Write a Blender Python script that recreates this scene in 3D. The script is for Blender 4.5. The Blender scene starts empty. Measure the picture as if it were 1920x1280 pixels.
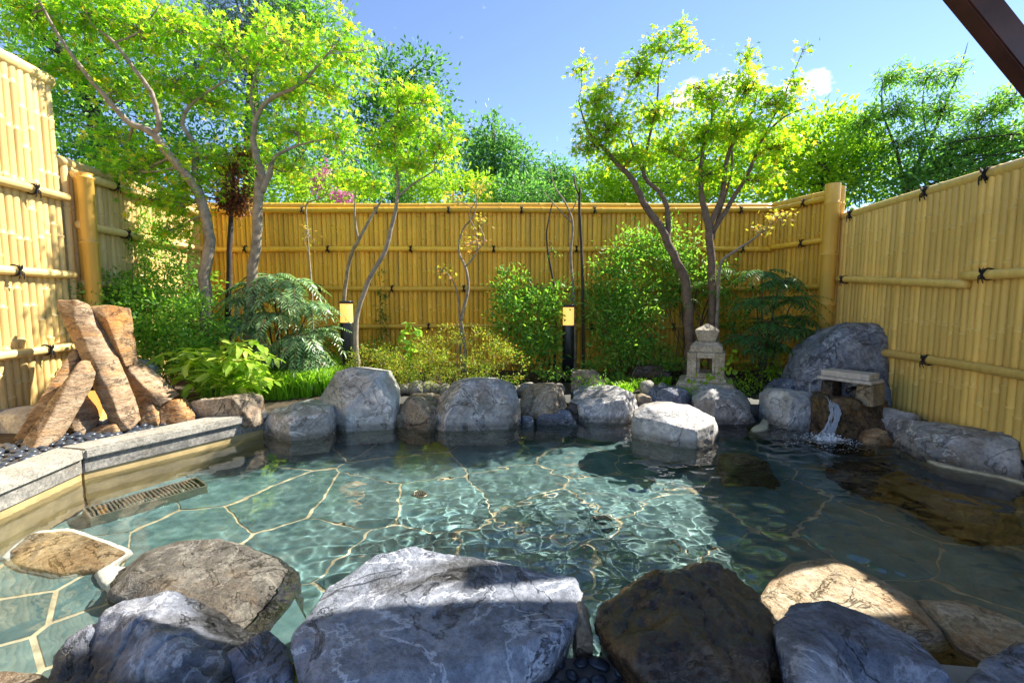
import bpy, bmesh, math, random
import numpy as np
from mathutils import Vector, Matrix, noise
random.seed(7)
rng = np.random.default_rng(7)
R = math.radians
sc = bpy.context.scene
COL = sc.collection

# ------------------------------------------------------------------ camera
F = 870.0                       # focal length in pixels of the 1920 px wide photograph
CAMZ = 1.15                     # metres above the water
PITCH = math.atan(78.0 / F)
cd = bpy.data.cameras.new('camera')
cam = bpy.data.objects.new('camera', cd)
COL.objects.link(cam)
cd.sensor_width = 36.0
cd.lens = 36.0 * F / 1920.0
cd.clip_start = 0.02
cd.clip_end = 2000.0
cam.location = (0, 0, CAMZ)
cam.rotation_euler = (math.pi / 2 - PITCH, 0, 0)
sc.camera = cam

# ------------------------------------------------------------------ sky, sun, exposure
SUN = Vector((0.91, 0.40, 1.0)).normalized()
world = bpy.data.worlds.new('World')
sc.world = world
world.use_nodes = True
wn = world.node_tree
bg = wn.nodes['Background']
sky = wn.nodes.new('ShaderNodeTexSky')
sky.sky_type = 'NISHITA'
sky.sun_disc = False
sky.sun_elevation = math.asin(SUN.z)
sky.sun_rotation = math.atan2(SUN.x, SUN.y)
sky.altitude = 3000.0
sky.air_density = 1.0
sky.dust_density = 0.0
sky.ozone_density = 6.0
bg.inputs[1].default_value = 0.15
# one small fair-weather cloud, in three puffs, low above the right maples
wgeo = wn.nodes.new('ShaderNodeTexCoord')
wmap = wn.nodes.new('ShaderNodeMapping')
wmap.inputs['Scale'].default_value = (1.0, 1.0, 1.7)
wn.links.new(wgeo.outputs['Generated'], wmap.inputs['Vector'])
wnz = wn.nodes.new('ShaderNodeTexNoise')
wnz.inputs['Scale'].default_value = 26.0
wnz.inputs['Detail'].default_value = 8.0
wnz.inputs['Roughness'].default_value = 0.6
wn.links.new(wmap.outputs[0], wnz.inputs['Vector'])
prev = None
for d3, r3 in (((0.317, 0.873, 0.370), 0.055), ((0.382, 0.847, 0.369), 0.070), ((0.488, 0.799, 0.352), 0.052)):
    ds = wn.nodes.new('ShaderNodeVectorMath'); ds.operation = 'DISTANCE'
    wn.links.new(wmap.outputs[0], ds.inputs[0]); ds.inputs[1].default_value = (d3[0], d3[1], d3[2] * 1.7)
    mr = wn.nodes.new('ShaderNodeMapRange'); mr.inputs['From Min'].default_value = r3; mr.inputs['From Max'].default_value = 0.0
    mr.inputs['To Min'].default_value = 0.0; mr.inputs['To Max'].default_value = 0.62
    wn.links.new(ds.outputs['Value'], mr.inputs['Value'])
    if prev is not None:
        mxn = wn.nodes.new('ShaderNodeMath'); mxn.operation = 'MAXIMUM'
        wn.links.new(prev, mxn.inputs[0]); wn.links.new(mr.outputs[0], mxn.inputs[1]); prev = mxn.outputs[0]
    else:
        prev = mr.outputs[0]
adn = wn.nodes.new('ShaderNodeMath'); adn.operation = 'ADD'
wn.links.new(prev, adn.inputs[0]); wn.links.new(wnz.outputs['Fac'], adn.inputs[1])
wrp = wn.nodes.new('ShaderNodeMapRange')
wrp.interpolation_type = 'SMOOTHSTEP'
wrp.inputs['From Min'].default_value = 0.66
wrp.inputs['From Max'].default_value = 0.86
wrp.inputs['To Max'].default_value = 0.9
wn.links.new(adn.outputs[0], wrp.inputs['Value'])
wmx = wn.nodes.new('ShaderNodeMixRGB')
wmx.inputs[2].default_value = (3.4, 3.4, 3.5, 1)
wn.links.new(wrp.outputs[0], wmx.inputs[0])
wtn = wn.nodes.new('ShaderNodeMixRGB'); wtn.blend_type = 'MULTIPLY'; wtn.inputs[0].default_value = 1.0
wtn.inputs[2].default_value = (1.02, 0.86, 0.77, 1)      # the photograph's white balance
wn.links.new(sky.outputs[0], wtn.inputs[1])
wn.links.new(wtn.outputs[0], wmx.inputs[1])
wn.links.new(wmx.outputs[0], bg.inputs[0])

sl = bpy.data.lights.new('sun', 'SUN')
sun = bpy.data.objects.new('sun', sl)
COL.objects.link(sun)
sl.energy = 5.0
sl.angle = R(0.53)
sl.color = (1.0, 0.93, 0.82)
sl.cycles.is_caustics_light = True
sun.rotation_euler = SUN.to_track_quat('Z', 'Y').to_euler()
sun.location = (9, 4.5, 12)

sc.view_settings.view_transform = 'Standard'
sc.view_settings.look = 'None'
sc.view_settings.gamma = 1.0
sc.view_settings.exposure = 1.55
sc.view_settings.use_curve_mapping = False
sc.render.engine = 'CYCLES'
sc.cycles.use_denoising = True
sc.cycles.max_bounces = 12
sc.cycles.diffuse_bounces = 6
sc.cycles.transparent_max_bounces = 12

# ------------------------------------------------------------------ pixel -> place
CP, SP = math.cos(PITCH), math.sin(PITCH)
def ray(px, py):
    v = (640.0 - py) / F
    return Vector(((px - 960.0) / F, CP + SP * v, -SP + CP * v))
def at(px, py, Y):
    d = ray(px, py)
    return Vector((0, 0, CAMZ)) + d * (Y / d.y)
def on(px, py, z=0.0):
    d = ray(px, py)
    return Vector((0, 0, CAMZ)) + d * ((z - CAMZ) / d.z)
def under(px, py, z):
    """point at depth z below the water seen through the calm surface"""
    p = on(px, py, 0.0)
    d = ray(px, py).normalized()
    h = Vector((d.x, d.y, 0)) / 1.333
    t = Vector((h.x, h.y, -math.sqrt(max(1e-6, 1 - h.length_squared))))
    return p + t * (z / t.z)

# ------------------------------------------------------------------ object helpers
def link(o, parent=None):
    COL.objects.link(o)
    if parent is not None:
        o.parent = parent
    return o
def tag(o, label=None, cat=None, group=None, kind=None):
    if label: o['label'] = label
    if cat: o['category'] = cat
    if group: o['group'] = group
    if kind: o['kind'] = kind
    return o
def empty(name, loc=(0, 0, 0), rz=0.0, parent=None):
    o = bpy.data.objects.new(name, None)
    o.location = loc
    o.rotation_euler = (0, 0, rz)
    o.empty_display_size = 0.1
    return link(o, parent)
def mesh_np(name, V, Fc, smooth=False):
    V = np.asarray(V, dtype=np.float32)
    Fc = np.asarray(Fc, dtype=np.int32)
    me = bpy.data.meshes.new(name)
    k = Fc.shape[1]
    me.vertices.add(len(V)); me.vertices.foreach_set('co', V.ravel())
    me.loops.add(Fc.size); me.loops.foreach_set('vertex_index', Fc.ravel())
    me.polygons.add(len(Fc))
    me.polygons.foreach_set('loop_start', np.arange(len(Fc), dtype=np.int32) * k)
    if smooth:
        me.polygons.foreach_set('use_smooth', np.ones(len(Fc), dtype=bool))
    me.update(calc_edges=True)
    me.validate()
    return me
class Acc:
    """collects triangles / quads (kept as triangles)"""
    def __init__(self):
        self.V, self.T, self.n = [], [], 0
    def add(self, V, T):
        V = np.asarray(V, dtype=np.float32).reshape(-1, 3)
        T = np.asarray(T, dtype=np.int32).reshape(-1, 3)
        self.V.append(V); self.T.append(T + self.n); self.n += len(V)
    def mesh(self, name, smooth=False):
        return mesh_np(name, np.concatenate(self.V), np.concatenate(self.T), smooth)
    def build(self, name, mat, parent=None, smooth=False, loc=None):
        me = self.mesh(name, smooth)
        me.materials.append(mat)
        return link(bpy.data.objects.new(name, me), parent)
def bm_obj(name, bm, mat, parent=None, smooth=False):
    me = bpy.data.meshes.new(name)
    bm.to_mesh(me); bm.free()
    if smooth:
        me.polygons.foreach_set('use_smooth', [True] * len(me.polygons))
    me.materials.append(mat)
    return link(bpy.data.objects.new(name, me), parent)
def box_bm(sx, sy, sz, c=(0, 0, 0), bev=0.0, top=(1, 1)):
    bm = bmesh.new()
    bmesh.ops.create_cube(bm, size=1.0)
    for v in bm.verts:
        k = top if v.co.z > 0 else (1, 1)
        v.co = Vector((v.co.x * sx * k[0], v.co.y * sy * k[1], v.co.z * sz)) + Vector(c)
    if bev > 0:
        bmesh.ops.bevel(bm, geom=bm.edges[:], offset=bev, segments=2, affect='EDGES', profile=0.6)
    return bm
def tube(acc, pts, rad, sides=6, cap=True):
    pts = [Vector(p) for p in pts]
    n = len(pts)
    ang = np.linspace(0, 2 * np.pi, sides, endpoint=False)
    prev = None
    rows = []
    for i in range(n):
        t = (pts[min(i + 1, n - 1)] - pts[max(i - 1, 0)])
        t = t.normalized() if t.length > 1e-9 else Vector((0, 0, 1))
        if prev is None:
            a = t.orthogonal().normalized()
        else:
            a = (prev - t * prev.dot(t))
            a = a.normalized() if a.length > 1e-6 else t.orthogonal().normalized()
        prev = a
        b = t.cross(a)
        r = rad[i] if hasattr(rad, '__len__') else rad
        rows.append(np.array(pts[i])[None] + r * (np.cos(ang)[:, None] * np.array(a)[None] + np.sin(ang)[:, None] * np.array(b)[None]))
    V = np.concatenate(rows)
    T = []
    for i in range(n - 1):
        for j in range(sides):
            p, q = i * sides + j, i * sides + (j + 1) % sides
            T += [(p, q, q + sides), (p, q + sides, p + sides)]
    if cap:
        V = np.concatenate([V, [np.array(pts[0])], [np.array(pts[-1])]])
        c0, c1 = len(V) - 2, len(V) - 1
        for j in range(sides):
            T.append((c0, (j + 1) % sides, j))
            T.append((c1, (n - 1) * sides + j, (n - 1) * sides + (j + 1) % sides))
    acc.add(V, T)
def smooth_path(pts, sub=4):
    """Catmull-Rom through points of any dimension"""
    P = [np.array(p, dtype=float) for p in pts]
    out = []
    for i in range(len(P) - 1):
        p0, p1, p2, p3 = P[max(i - 1, 0)], P[i], P[i + 1], P[min(i + 2, len(P) - 1)]
        for k in range(sub):
            t = k / sub
            out.append(0.5 * ((2 * p1) + (-p0 + p2) * t + (2 * p0 - 5 * p1 + 4 * p2 - p3) * t * t + (-p0 + 3 * p1 - 3 * p2 + p3) * t ** 3))
    out.append(P[-1])
    return out

# ------------------------------------------------------------------ materials
def new_mat(name):
    m = bpy.data.materials.new(name)
    m.use_nodes = True
    return m, m.node_tree, m.node_tree.nodes['Principled BSDF']
def nd(nt, typ, **kw):
    n = nt.nodes.new(typ)
    for k, v in kw.items():
        if k in n.inputs: n.inputs[k].default_value = v
        else: setattr(n, k, v)
    return n
def ramp(nt, stops):
    n = nt.nodes.new('ShaderNodeValToRGB')
    e = n.color_ramp.elements
    while len(e) > 1: e.remove(e[-1])
    e[0].position = stops[0][0]; e[0].color = (*stops[0][1], 1)
    for p, c in stops[1:]:
        x = e.new(p); x.color = (*c, 1)
    return n
def mixrgb(nt, fac, a, b, mode='MIX'):
    n = nt.nodes.new('ShaderNodeMixRGB'); n.blend_type = mode
    for i, v in enumerate((fac, a, b)):
        if hasattr(v, 'is_output'): nt.links.new(v, n.inputs[i])
        elif isinstance(v, (int, float)): n.inputs[i].default_value = v
        else: n.inputs[i].default_value = (*v, 1)
    return n.outputs[0]
def plain(name, c, rough=0.6, noise_amt=0.25, scale=12.0, bump=0.15, metallic=0.0, spec=0.5):
    m, nt, b = new_mat(name)
    tc = nd(nt, 'ShaderNodeTexCoord')
    nz = nd(nt, 'ShaderNodeTexNoise', Scale=scale, Detail=6.0, Roughness=0.6)
    nt.links.new(tc.outputs['Object'], nz.inputs['Vector'])
    lo = tuple(x * (1 - noise_amt) for x in c); hi = tuple(min(1, x * (1 + noise_amt)) for x in c)
    rp = ramp(nt, [(0.3, lo), (0.7, hi)])
    nt.links.new(nz.outputs['Fac'], rp.inputs[0])
    nt.links.new(rp.outputs[0], b.inputs['Base Color'])
    b.inputs['Roughness'].default_value = rough
    b.inputs['Metallic'].default_value = metallic
    b.inputs['Specular IOR Level'].default_value = spec
    if bump:
        bp = nd(nt, 'ShaderNodeBump', Strength=bump, Distance=0.01)
        nt.links.new(nz.outputs['Fac'], bp.inputs['Height'])
        nt.links.new(bp.outputs[0], b.inputs['Normal'])
    return m
def rock_mat(name, dark, mid, light, stain=None, stain_amt=0.4, vein=0.5, rough=0.55, scale=1.0, strata=0.0, wet=0.075, lichen=0.0, bump=0.9, grain=0.75, soak=0.5):
    """weathered stone: mottled greys, pale veins, rusty stains, wet rim at the waterline"""
    m, nt, b = new_mat(name)
    L = nt.links.new
    geo = nd(nt, 'ShaderNodeNewGeometry')
    oi = nd(nt, 'ShaderNodeObjectInfo')
    off = nd(nt, 'ShaderNodeVectorMath', operation='SCALE'); off.inputs[0].default_value = (37.0, 11.0, 23.0)
    L(oi.outputs['Random'], off.inputs['Scale'])
    pos = nd(nt, 'ShaderNodeVectorMath', operation='ADD')
    L(geo.outputs['Position'], pos.inputs[0]); L(off.outputs[0], pos.inputs[1])
    mp = nd(nt, 'ShaderNodeMapping'); mp.inputs['Rotation'].default_value = (0.5, 0.35, 0.6)
    mp.inputs['Scale'].default_value = (1, 1, 1 + strata * 6)
    L(pos.outputs[0], mp.inputs['Vector'])
    n1 = nd(nt, 'ShaderNodeTexNoise', Scale=5.0 * scale, Detail=10.0, Roughness=0.70, Distortion=0.3)
    L(mp.outputs[0], n1.inputs['Vector'])
    r1 = ramp(nt, [(0.32, dark), (0.5, mid), (0.68, light)])
    L(n1.outputs['Fac'], r1.inputs[0])
    n2 = nd(nt, 'ShaderNodeTexNoise', Scale=46.0 * scale, Detail=5.0, Roughness=0.75)
    L(mp.outputs[0], n2.inputs['Vector'])
    r2 = ramp(nt, [(0.32, (0.32, 0.32, 0.34)), (0.60, (1.35, 1.32, 1.28))])
    L(n2.outputs['Fac'], r2.inputs[0])
    col = mixrgb(nt, grain, r1.outputs[0], r2.outputs[0], 'MULTIPLY')
    # veins and cracks: thin bands of a distorted noise
    n3 = nd(nt, 'ShaderNodeTexNoise', Scale=3.2 * scale, Detail=7.0, Roughness=0.6, Distortion=0.5)
    L(mp.outputs[0], n3.inputs['Vector'])
    rv = ramp(nt, [(0.485, (0, 0, 0)), (0.5, (1, 1, 1)), (0.515, (0, 0, 0))])
    L(n3.outputs['Fac'], rv.inputs[0])
    vm = nd(nt, 'ShaderNodeMath', operation='MULTIPLY'); vm.inputs[1].default_value = vein
    L(rv.outputs[0], vm.inputs[0])
    col = mixrgb(nt, vm.outputs[0], col, tuple(min(1, x * 1.7 + 0.05) for x in light))
    n4 = nd(nt, 'ShaderNodeTexNoise', Scale=4.4 * scale, Detail=7.0, Roughness=0.62, Distortion=0.7)
    m4 = nd(nt, 'ShaderNodeMapping'); m4.inputs['Location'].default_value = (5, 3, 9)
    L(mp.outputs[0], m4.inputs['Vector']); L(m4.outputs[0], n4.inputs['Vector'])
    rc = ramp(nt, [(0.44, (0, 0, 0)), (0.452, (1, 1, 1)), (0.464, (0, 0, 0))])
    L(n4.outputs['Fac'], rc.inputs[0])
    cm = nd(nt, 'ShaderNodeMath', operation='MULTIPLY'); cm.inputs[1].default_value = 0.75
    L(rc.outputs[0], cm.inputs[0])
    col = mixrgb(nt, cm.outputs[0], col, tuple(x * 0.45 for x in dark))
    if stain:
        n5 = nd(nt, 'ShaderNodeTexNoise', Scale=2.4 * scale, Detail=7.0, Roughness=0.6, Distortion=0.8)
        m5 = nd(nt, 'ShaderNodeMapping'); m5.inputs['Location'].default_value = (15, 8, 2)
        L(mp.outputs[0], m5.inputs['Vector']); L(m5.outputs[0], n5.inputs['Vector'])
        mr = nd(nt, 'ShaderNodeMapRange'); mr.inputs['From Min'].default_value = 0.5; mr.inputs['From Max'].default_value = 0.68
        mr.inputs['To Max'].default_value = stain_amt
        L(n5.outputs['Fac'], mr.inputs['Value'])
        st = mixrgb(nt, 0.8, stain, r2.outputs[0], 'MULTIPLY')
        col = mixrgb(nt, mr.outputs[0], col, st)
    if lichen:
        vo = nd(nt, 'ShaderNodeTexNoise', Scale=16.0, Detail=4.0, Roughness=0.7, Distortion=1.0)
        L(pos.outputs[0], vo.inputs['Vector'])
        ml = nd(nt, 'ShaderNodeMapRange'); ml.inputs['From Min'].default_value = 0.56; ml.inputs['From Max'].default_value = 0.64
        ml.inputs['To Max'].default_value = lichen
        L(vo.outputs['Fac'], ml.inputs['Value'])
        col = mixrgb(nt, ml.outputs[0], col, (0.55, 0.56, 0.56))
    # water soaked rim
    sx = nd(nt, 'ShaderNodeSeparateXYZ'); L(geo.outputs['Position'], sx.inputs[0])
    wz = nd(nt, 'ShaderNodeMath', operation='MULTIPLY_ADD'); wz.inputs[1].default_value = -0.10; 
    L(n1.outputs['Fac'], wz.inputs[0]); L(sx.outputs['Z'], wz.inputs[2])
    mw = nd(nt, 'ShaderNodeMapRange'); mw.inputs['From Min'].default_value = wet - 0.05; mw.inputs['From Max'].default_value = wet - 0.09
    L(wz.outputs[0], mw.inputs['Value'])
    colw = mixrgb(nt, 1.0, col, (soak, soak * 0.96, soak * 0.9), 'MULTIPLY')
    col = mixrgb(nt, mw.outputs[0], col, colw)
    L(col, b.inputs['Base Color'])
    rr = nd(nt, 'ShaderNodeMapRange'); rr.inputs['To Min'].default_value = rough; rr.inputs['To Max'].default_value = 0.16
    L(mw.outputs[0], rr.inputs['Value']); L(rr.outputs[0], b.inputs['Roughness'])
    # relief
    add = nd(nt, 'ShaderNodeMath', operation='MULTIPLY_ADD'); add.inputs[1].default_value = 0.35
    L(n2.outputs['Fac'], add.inputs[0]); L(n1.outputs['Fac'], add.inputs[2])
    sub = nd(nt, 'ShaderNodeMath', operation='MULTIPLY_ADD'); sub.inputs[1].default_value = -0.5
    L(rc.outputs[0], sub.inputs[0]); L(add.outputs[0], sub.inputs[2])
    bp = nd(nt, 'ShaderNodeBump', Strength=bump, Distance=0.035)
    L(sub.outputs[0], bp.inputs['Height']); L(bp.outputs[0], b.inputs['Normal'])
    return m
def leaf_mat(name, c1, c2, c3=None, trans=0.5, rough=0.45, tcol=None, frac3=0.1):
    """leaves: colour differs from leaf to leaf, light shines through"""
    m, nt, b = new_mat(name)
    L = nt.links.new
    geo = nd(nt, 'ShaderNodeNewGeometry')
    stops = [(0.0, c1), (1.0, c2)] if c3 is None else [(0.0, c1), (1 - frac3 - 0.12, c2), (1.0 - frac3 * 0.5, c3)]
    rp = ramp(nt, stops)
    L(geo.outputs['Random Per Island'], rp.inputs[0])
    L(rp.outputs[0], b.inputs['Base Color'])
    b.inputs['Roughness'].default_value = rough
    b.inputs['Specular IOR Level'].default_value = 0.35
    tr = nd(nt, 'ShaderNodeBsdfTranslucent')
    k = tcol or (1.7, 1.75, 0.8)
    tcl = mixrgb(nt, 1.0, rp.outputs[0], k, 'MULTIPLY')
    L(tcl, tr.inputs[0])
    mx = nd(nt, 'ShaderNodeMixShader'); mx.inputs[0].default_value = trans
    L(b.outputs[0], mx.inputs[1]); L(tr.outputs[0], mx.inputs[2])
    L(mx.outputs[0], nt.nodes['Material Output'].inputs[0])
    return m
def bamboo_mat(name, c, rough=0.42):
    m, nt, b = new_mat(name)
    L = nt.links.new
    tc = nd(nt, 'ShaderNodeTexCoord'); oi = nd(nt, 'ShaderNodeObjectInfo')
    mp = nd(nt, 'ShaderNodeMapping'); mp.inputs['Scale'].default_value = (30, 30, 1.3)
    L(tc.outputs['Object'], mp.inputs['Vector'])
    sc_ = nd(nt, 'ShaderNodeVectorMath', operation='SCALE'); sc_.inputs[0].default_value = (50, 70, 90)
    L(oi.outputs['Random'], sc_.inputs['Scale']); L(sc_.outputs[0], mp.inputs['Location'])
    nz = nd(nt, 'ShaderNodeTexNoise', Scale=1.0, Detail=6.0, Roughness=0.65)
    L(mp.outputs[0], nz.inputs['Vector'])
    rp = ramp(nt, [(0.25, tuple(x * 0.78 for x in c)), (0.6, c), (0.85, tuple(min(1, x * 1.15) for x in c))])
    L(nz.outputs['Fac'], rp.inputs[0])
    hv = nd(nt, 'ShaderNodeMapRange'); hv.inputs['To Min'].default_value = 0.74; hv.inputs['To Max'].default_value = 1.12
    L(oi.outputs['Random'], hv.inputs['Value'])
    col = mixrgb(nt, 1.0, rp.outputs[0], hv.outputs[0], 'MULTIPLY')
    # grime
    geo = nd(nt, 'ShaderNodeNewGeometry')
    g = nd(nt, 'ShaderNodeTexNoise', Scale=2.2, Detail=7.0, Roughness=0.7)
    L(geo.outputs['Position'], g.inputs['Vector'])
    gr = nd(nt, 'ShaderNodeMapRange'); gr.inputs['From Min'].default_value = 0.52; gr.inputs['From Max'].default_value = 0.78; gr.inputs['To Max'].default_value = 0.5
    L(g.outputs['Fac'], gr.inputs['Value'])
    col = mixrgb(nt, gr.outputs[0], col, tuple(x * 0.5 for x in c))
    L(col, b.inputs['Base Color'])
    b.inputs['Roughness'].default_value = rough
    return m

M = {}
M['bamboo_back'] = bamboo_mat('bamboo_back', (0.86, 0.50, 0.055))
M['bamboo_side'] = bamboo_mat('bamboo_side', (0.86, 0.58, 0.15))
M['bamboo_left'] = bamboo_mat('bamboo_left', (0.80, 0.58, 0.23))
M['fence_board'] = plain('fence_board', (0.30, 0.20, 0.06), 0.7)
M['rope'] = plain('rope', (0.012, 0.011, 0.012), 0.8, 0.3, 90)
M['soil'] = plain('soil', (0.055, 0.040, 0.025), 0.9, 0.5, 9, 0.6)
M['deck'] = plain('deck', (0.34, 0.32, 0.29), 0.7, 0.3, 6, 0.3)
M['earth'] = plain('earth', (0.07, 0.08, 0.03), 0.9, 0.4, 0.6, 0.0)
M['mortar'] = plain('mortar', (0.50, 0.44, 0.29), 0.75, 0.35, 14, 0.4)
M['white_mortar'] = plain('white_mortar', (0.72, 0.70, 0.62), 0.8, 0.15, 18, 0.4)
M['wet_wall'] = plain('wet_wall', (0.40, 0.30, 0.14), 0.4, 0.3, 5, 0.2)
M['dark_wall'] = plain('dark_wall', (0.07, 0.065, 0.055), 0.35, 0.5, 6, 0.4)
M['bark_grey'] = plain('bark_grey', (0.26, 0.21, 0.15), 0.8, 0.45, 16, 0.5)
M['bark_brown'] = plain('bark_brown', (0.15, 0.10, 0.065), 0.85, 0.45, 18, 0.6)
M['bark_dark'] = plain('bark_dark', (0.045, 0.034, 0.028), 0.85, 0.4, 18, 0.6)
M['black_metal'] = plain('black_metal', (0.012, 0.014, 0.018), 0.35, 0.2, 20, 0.03)
M['steel'] = plain('steel', (0.36, 0.34, 0.28), 0.35, 0.2, 30, 0.05, metallic=0.8)
M['roof_wood'] = plain('roof_wood', (0.07, 0.022, 0.018), 0.45, 0.3, 8, 0.2)
M['lantern'] = rock_mat('lantern_stone', (0.24, 0.20, 0.14), (0.42, 0.36, 0.26), (0.56, 0.50, 0.40), (0.18, 0.15, 0.08), 0.5, 0.1, 0.85, 1.2, wet=-1, bump=0.35)
M['grey'] = rock_mat('grey_rock', (0.13, 0.13, 0.135), (0.32, 0.315, 0.31), (0.56, 0.55, 0.54), (0.20, 0.14, 0.08), 0.5, 0.55, grain=0.5, scale=0.8, bump=0.7)
M['pale'] = rock_mat('pale_rock', (0.22, 0.22, 0.22), (0.44, 0.43, 0.415), (0.62, 0.61, 0.58), (0.24, 0.18, 0.10), 0.4, 0.4, lichen=0.2, grain=0.4, scale=0.7, bump=0.6)
M['tan'] = rock_mat('tan_rock', (0.13, 0.10, 0.07), (0.30, 0.235, 0.16), (0.46, 0.39, 0.29), (0.30, 0.15, 0.06), 0.5, 0.3)
M['tanwet'] = rock_mat('wet_tan_rock', (0.14, 0.10, 0.05), (0.32, 0.235, 0.13), (0.48, 0.38, 0.24), (0.36, 0.17, 0.05), 0.6, 0.2, 0.3, wet=-1)
M['blue'] = rock_mat('blue_rock', (0.05, 0.065, 0.10), (0.14, 0.17, 0.235), (0.31, 0.345, 0.42), (0.16, 0.12, 0.09), 0.3, 0.45, 0.34)
M['boulder'] = rock_mat('boulder_rock', (0.085, 0.10, 0.13), (0.18, 0.20, 0.245), (0.33, 0.35, 0.39), None, 0, 0.55, 0.42, 0.8)
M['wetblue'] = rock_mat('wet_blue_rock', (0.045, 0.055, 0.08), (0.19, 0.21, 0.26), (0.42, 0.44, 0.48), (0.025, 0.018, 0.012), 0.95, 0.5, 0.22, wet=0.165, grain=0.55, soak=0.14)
M['mottle'] = rock_mat('mottled_rock', (0.035, 0.032, 0.028), (0.105, 0.098, 0.085), (0.25, 0.235, 0.20), (0.20, 0.13, 0.06), 0.45, 0.35, 0.35, 1.6, wet=0.02)
M['spoutbrown'] = rock_mat('spout_brown_rock', (0.015, 0.010, 0.007), (0.07, 0.042, 0.02), (0.19, 0.12, 0.055), (0.28, 0.17, 0.05), 0.55, 0.2, 0.10, 1.3, wet=0.0)
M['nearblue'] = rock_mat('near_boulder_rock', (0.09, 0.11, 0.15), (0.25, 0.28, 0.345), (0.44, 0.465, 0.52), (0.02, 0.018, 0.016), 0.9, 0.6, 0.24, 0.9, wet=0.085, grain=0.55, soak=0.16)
M['brown'] = rock_mat('wet_brown_rock', (0.008, 0.006, 0.005), (0.032, 0.02, 0.011), (0.09, 0.058, 0.03), (0.17, 0.10, 0.03), 0.45, 0.2, 0.10, 1.0, wet=0.0, bump=0.45)
M['yellow'] = rock_mat('ochre_rock', (0.20, 0.14, 0.07), (0.40, 0.31, 0.19), (0.56, 0.48, 0.34), (0.42, 0.20, 0.06), 0.6, 0.35, 0.3, 1.0, strata=0.5, wet=-0.02, lichen=0.0)
M['slab'] = rock_mat('rust_slab', (0.20, 0.11, 0.05), (0.38, 0.23, 0.105), (0.52, 0.37, 0.21), (0.56, 0.24, 0.05), 0.85, 0.0, 0.7, 0.9, strata=0.5, wet=-1)
M['slabp'] = rock_mat('plum_slab', (0.17, 0.11, 0.065), (0.34, 0.235, 0.14), (0.52, 0.41, 0.28), (0.50, 0.26, 0.09), 0.6, 0.1, 0.7, 0.9, strata=0.5, wet=-1)
M['concrete'] = rock_mat('ledge_stone', (0.20, 0.19, 0.165), (0.31, 0.295, 0.255), (0.42, 0.40, 0.35), (0.22, 0.21, 0.18), 0.6, 0.05, 0.7, 1.2, wet=0.12, bump=0.25)
M['ledge_grey'] = rock_mat('ledge_grey', (0.10, 0.10, 0.095), (0.20, 0.195, 0.18), (0.34, 0.325, 0.29), (0.24, 0.19, 0.11), 0.6, 0.05, 0.5, 1.2, wet=-1, bump=0.3)
M['pebble'] = plain('black_pebble', (0.035, 0.045, 0.062), 0.32, 0.4, 20, 0.05)
M['cobble'] = rock_mat('cobble', (0.20, 0.19, 0.15), (0.34, 0.32, 0.26), (0.48, 0.46, 0.40), (0.22, 0.22, 0.10), 0.5, 0.1, 0.75, 2.5, wet=-1)
M['plank'] = plain('weathered_plank', (0.50, 0.44, 0.37), 0.75, 0.3, 22, 0.4)
M['flag'] = None

# ------------------------------------------------------------------ pool outline
A_ = on(504, 769, 0.2); B_ = on(157, 842, 0.2); C_ = on(0, 905, 0.2)
POOL = [(-2.62, 0.95), (-1.6, 1.12), (-0.9, 1.22), (0.0, 1.36), (0.95, 1.38), (2.2, 1.24), (3.2, 1.15), (3.30, 2.9),
        (3.40, 3.75), (3.15, 4.45), (1.9, 4.58), (0.9, 4.60), (0.1, 4.58), (-0.8, 4.58), (-1.6, 4.50), (A_.x + 0.02, A_.y), (B_.x, B_.y), (C_.x, C_.y), (-2.64, 1.9)]
def in_poly(X, Y, poly):
    X = np.asarray(X); Y = np.asarray(Y)
    c = np.zeros(X.shape, bool)
    n = len(poly)
    for i in range(n):
        x0, y0 = poly[i]; x1, y1 = poly[(i + 1) % n]
        cond = ((y0 > Y) != (y1 > Y)) & (X < (x1 - x0) * (Y - y0) / (y1 - y0 + 1e-12) + x0)
        c ^= cond
    return c
def dist_poly(X, Y, poly):
    d = np.full(np.shape(X), 1e9)
    n = len(poly)
    for i in range(n):
        a = np.array(poly[i]); b = np.array(poly[(i + 1) % n]); e = b - a
        t = np.clip(((X - a[0]) * e[0] + (Y - a[1]) * e[1]) / (e @ e), 0, 1)
        d = np.minimum(d, np.hypot(X - a[0] - t * e[0], Y - a[1] - t * e[1]))
    return d
def grid_mesh(name, x0, x1, y0, y1, st, zf, keep=None, smooth=True):
    xs = np.arange(x0, x1 + st / 2, st); ys = np.arange(y0, y1 + st / 2, st)
    X, Y = np.meshgrid(xs, ys)
    Z = zf(X, Y)
    V = np.stack([X, Y, Z], -1).reshape(-1, 3)
    i = np.arange(X.size).reshape(X.shape)
    Q = np.stack([i[:-1, :-1], i[:-1, 1:], i[1:, 1:], i[1:, :-1]], -1).reshape(-1, 4)
    if keep is not None:
        cx = (X[:-1, :-1] + X[1:, 1:]).ravel() / 2; cy = (Y[:-1, :-1] + Y[1:, 1:]).ravel() / 2
        Q = Q[keep(cx, cy)]
        u, inv = np.unique(Q, return_inverse=True)
        V = V[u]; Q = inv.reshape(-1, 4)
    return mesh_np(name, V, Q, smooth)

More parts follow.
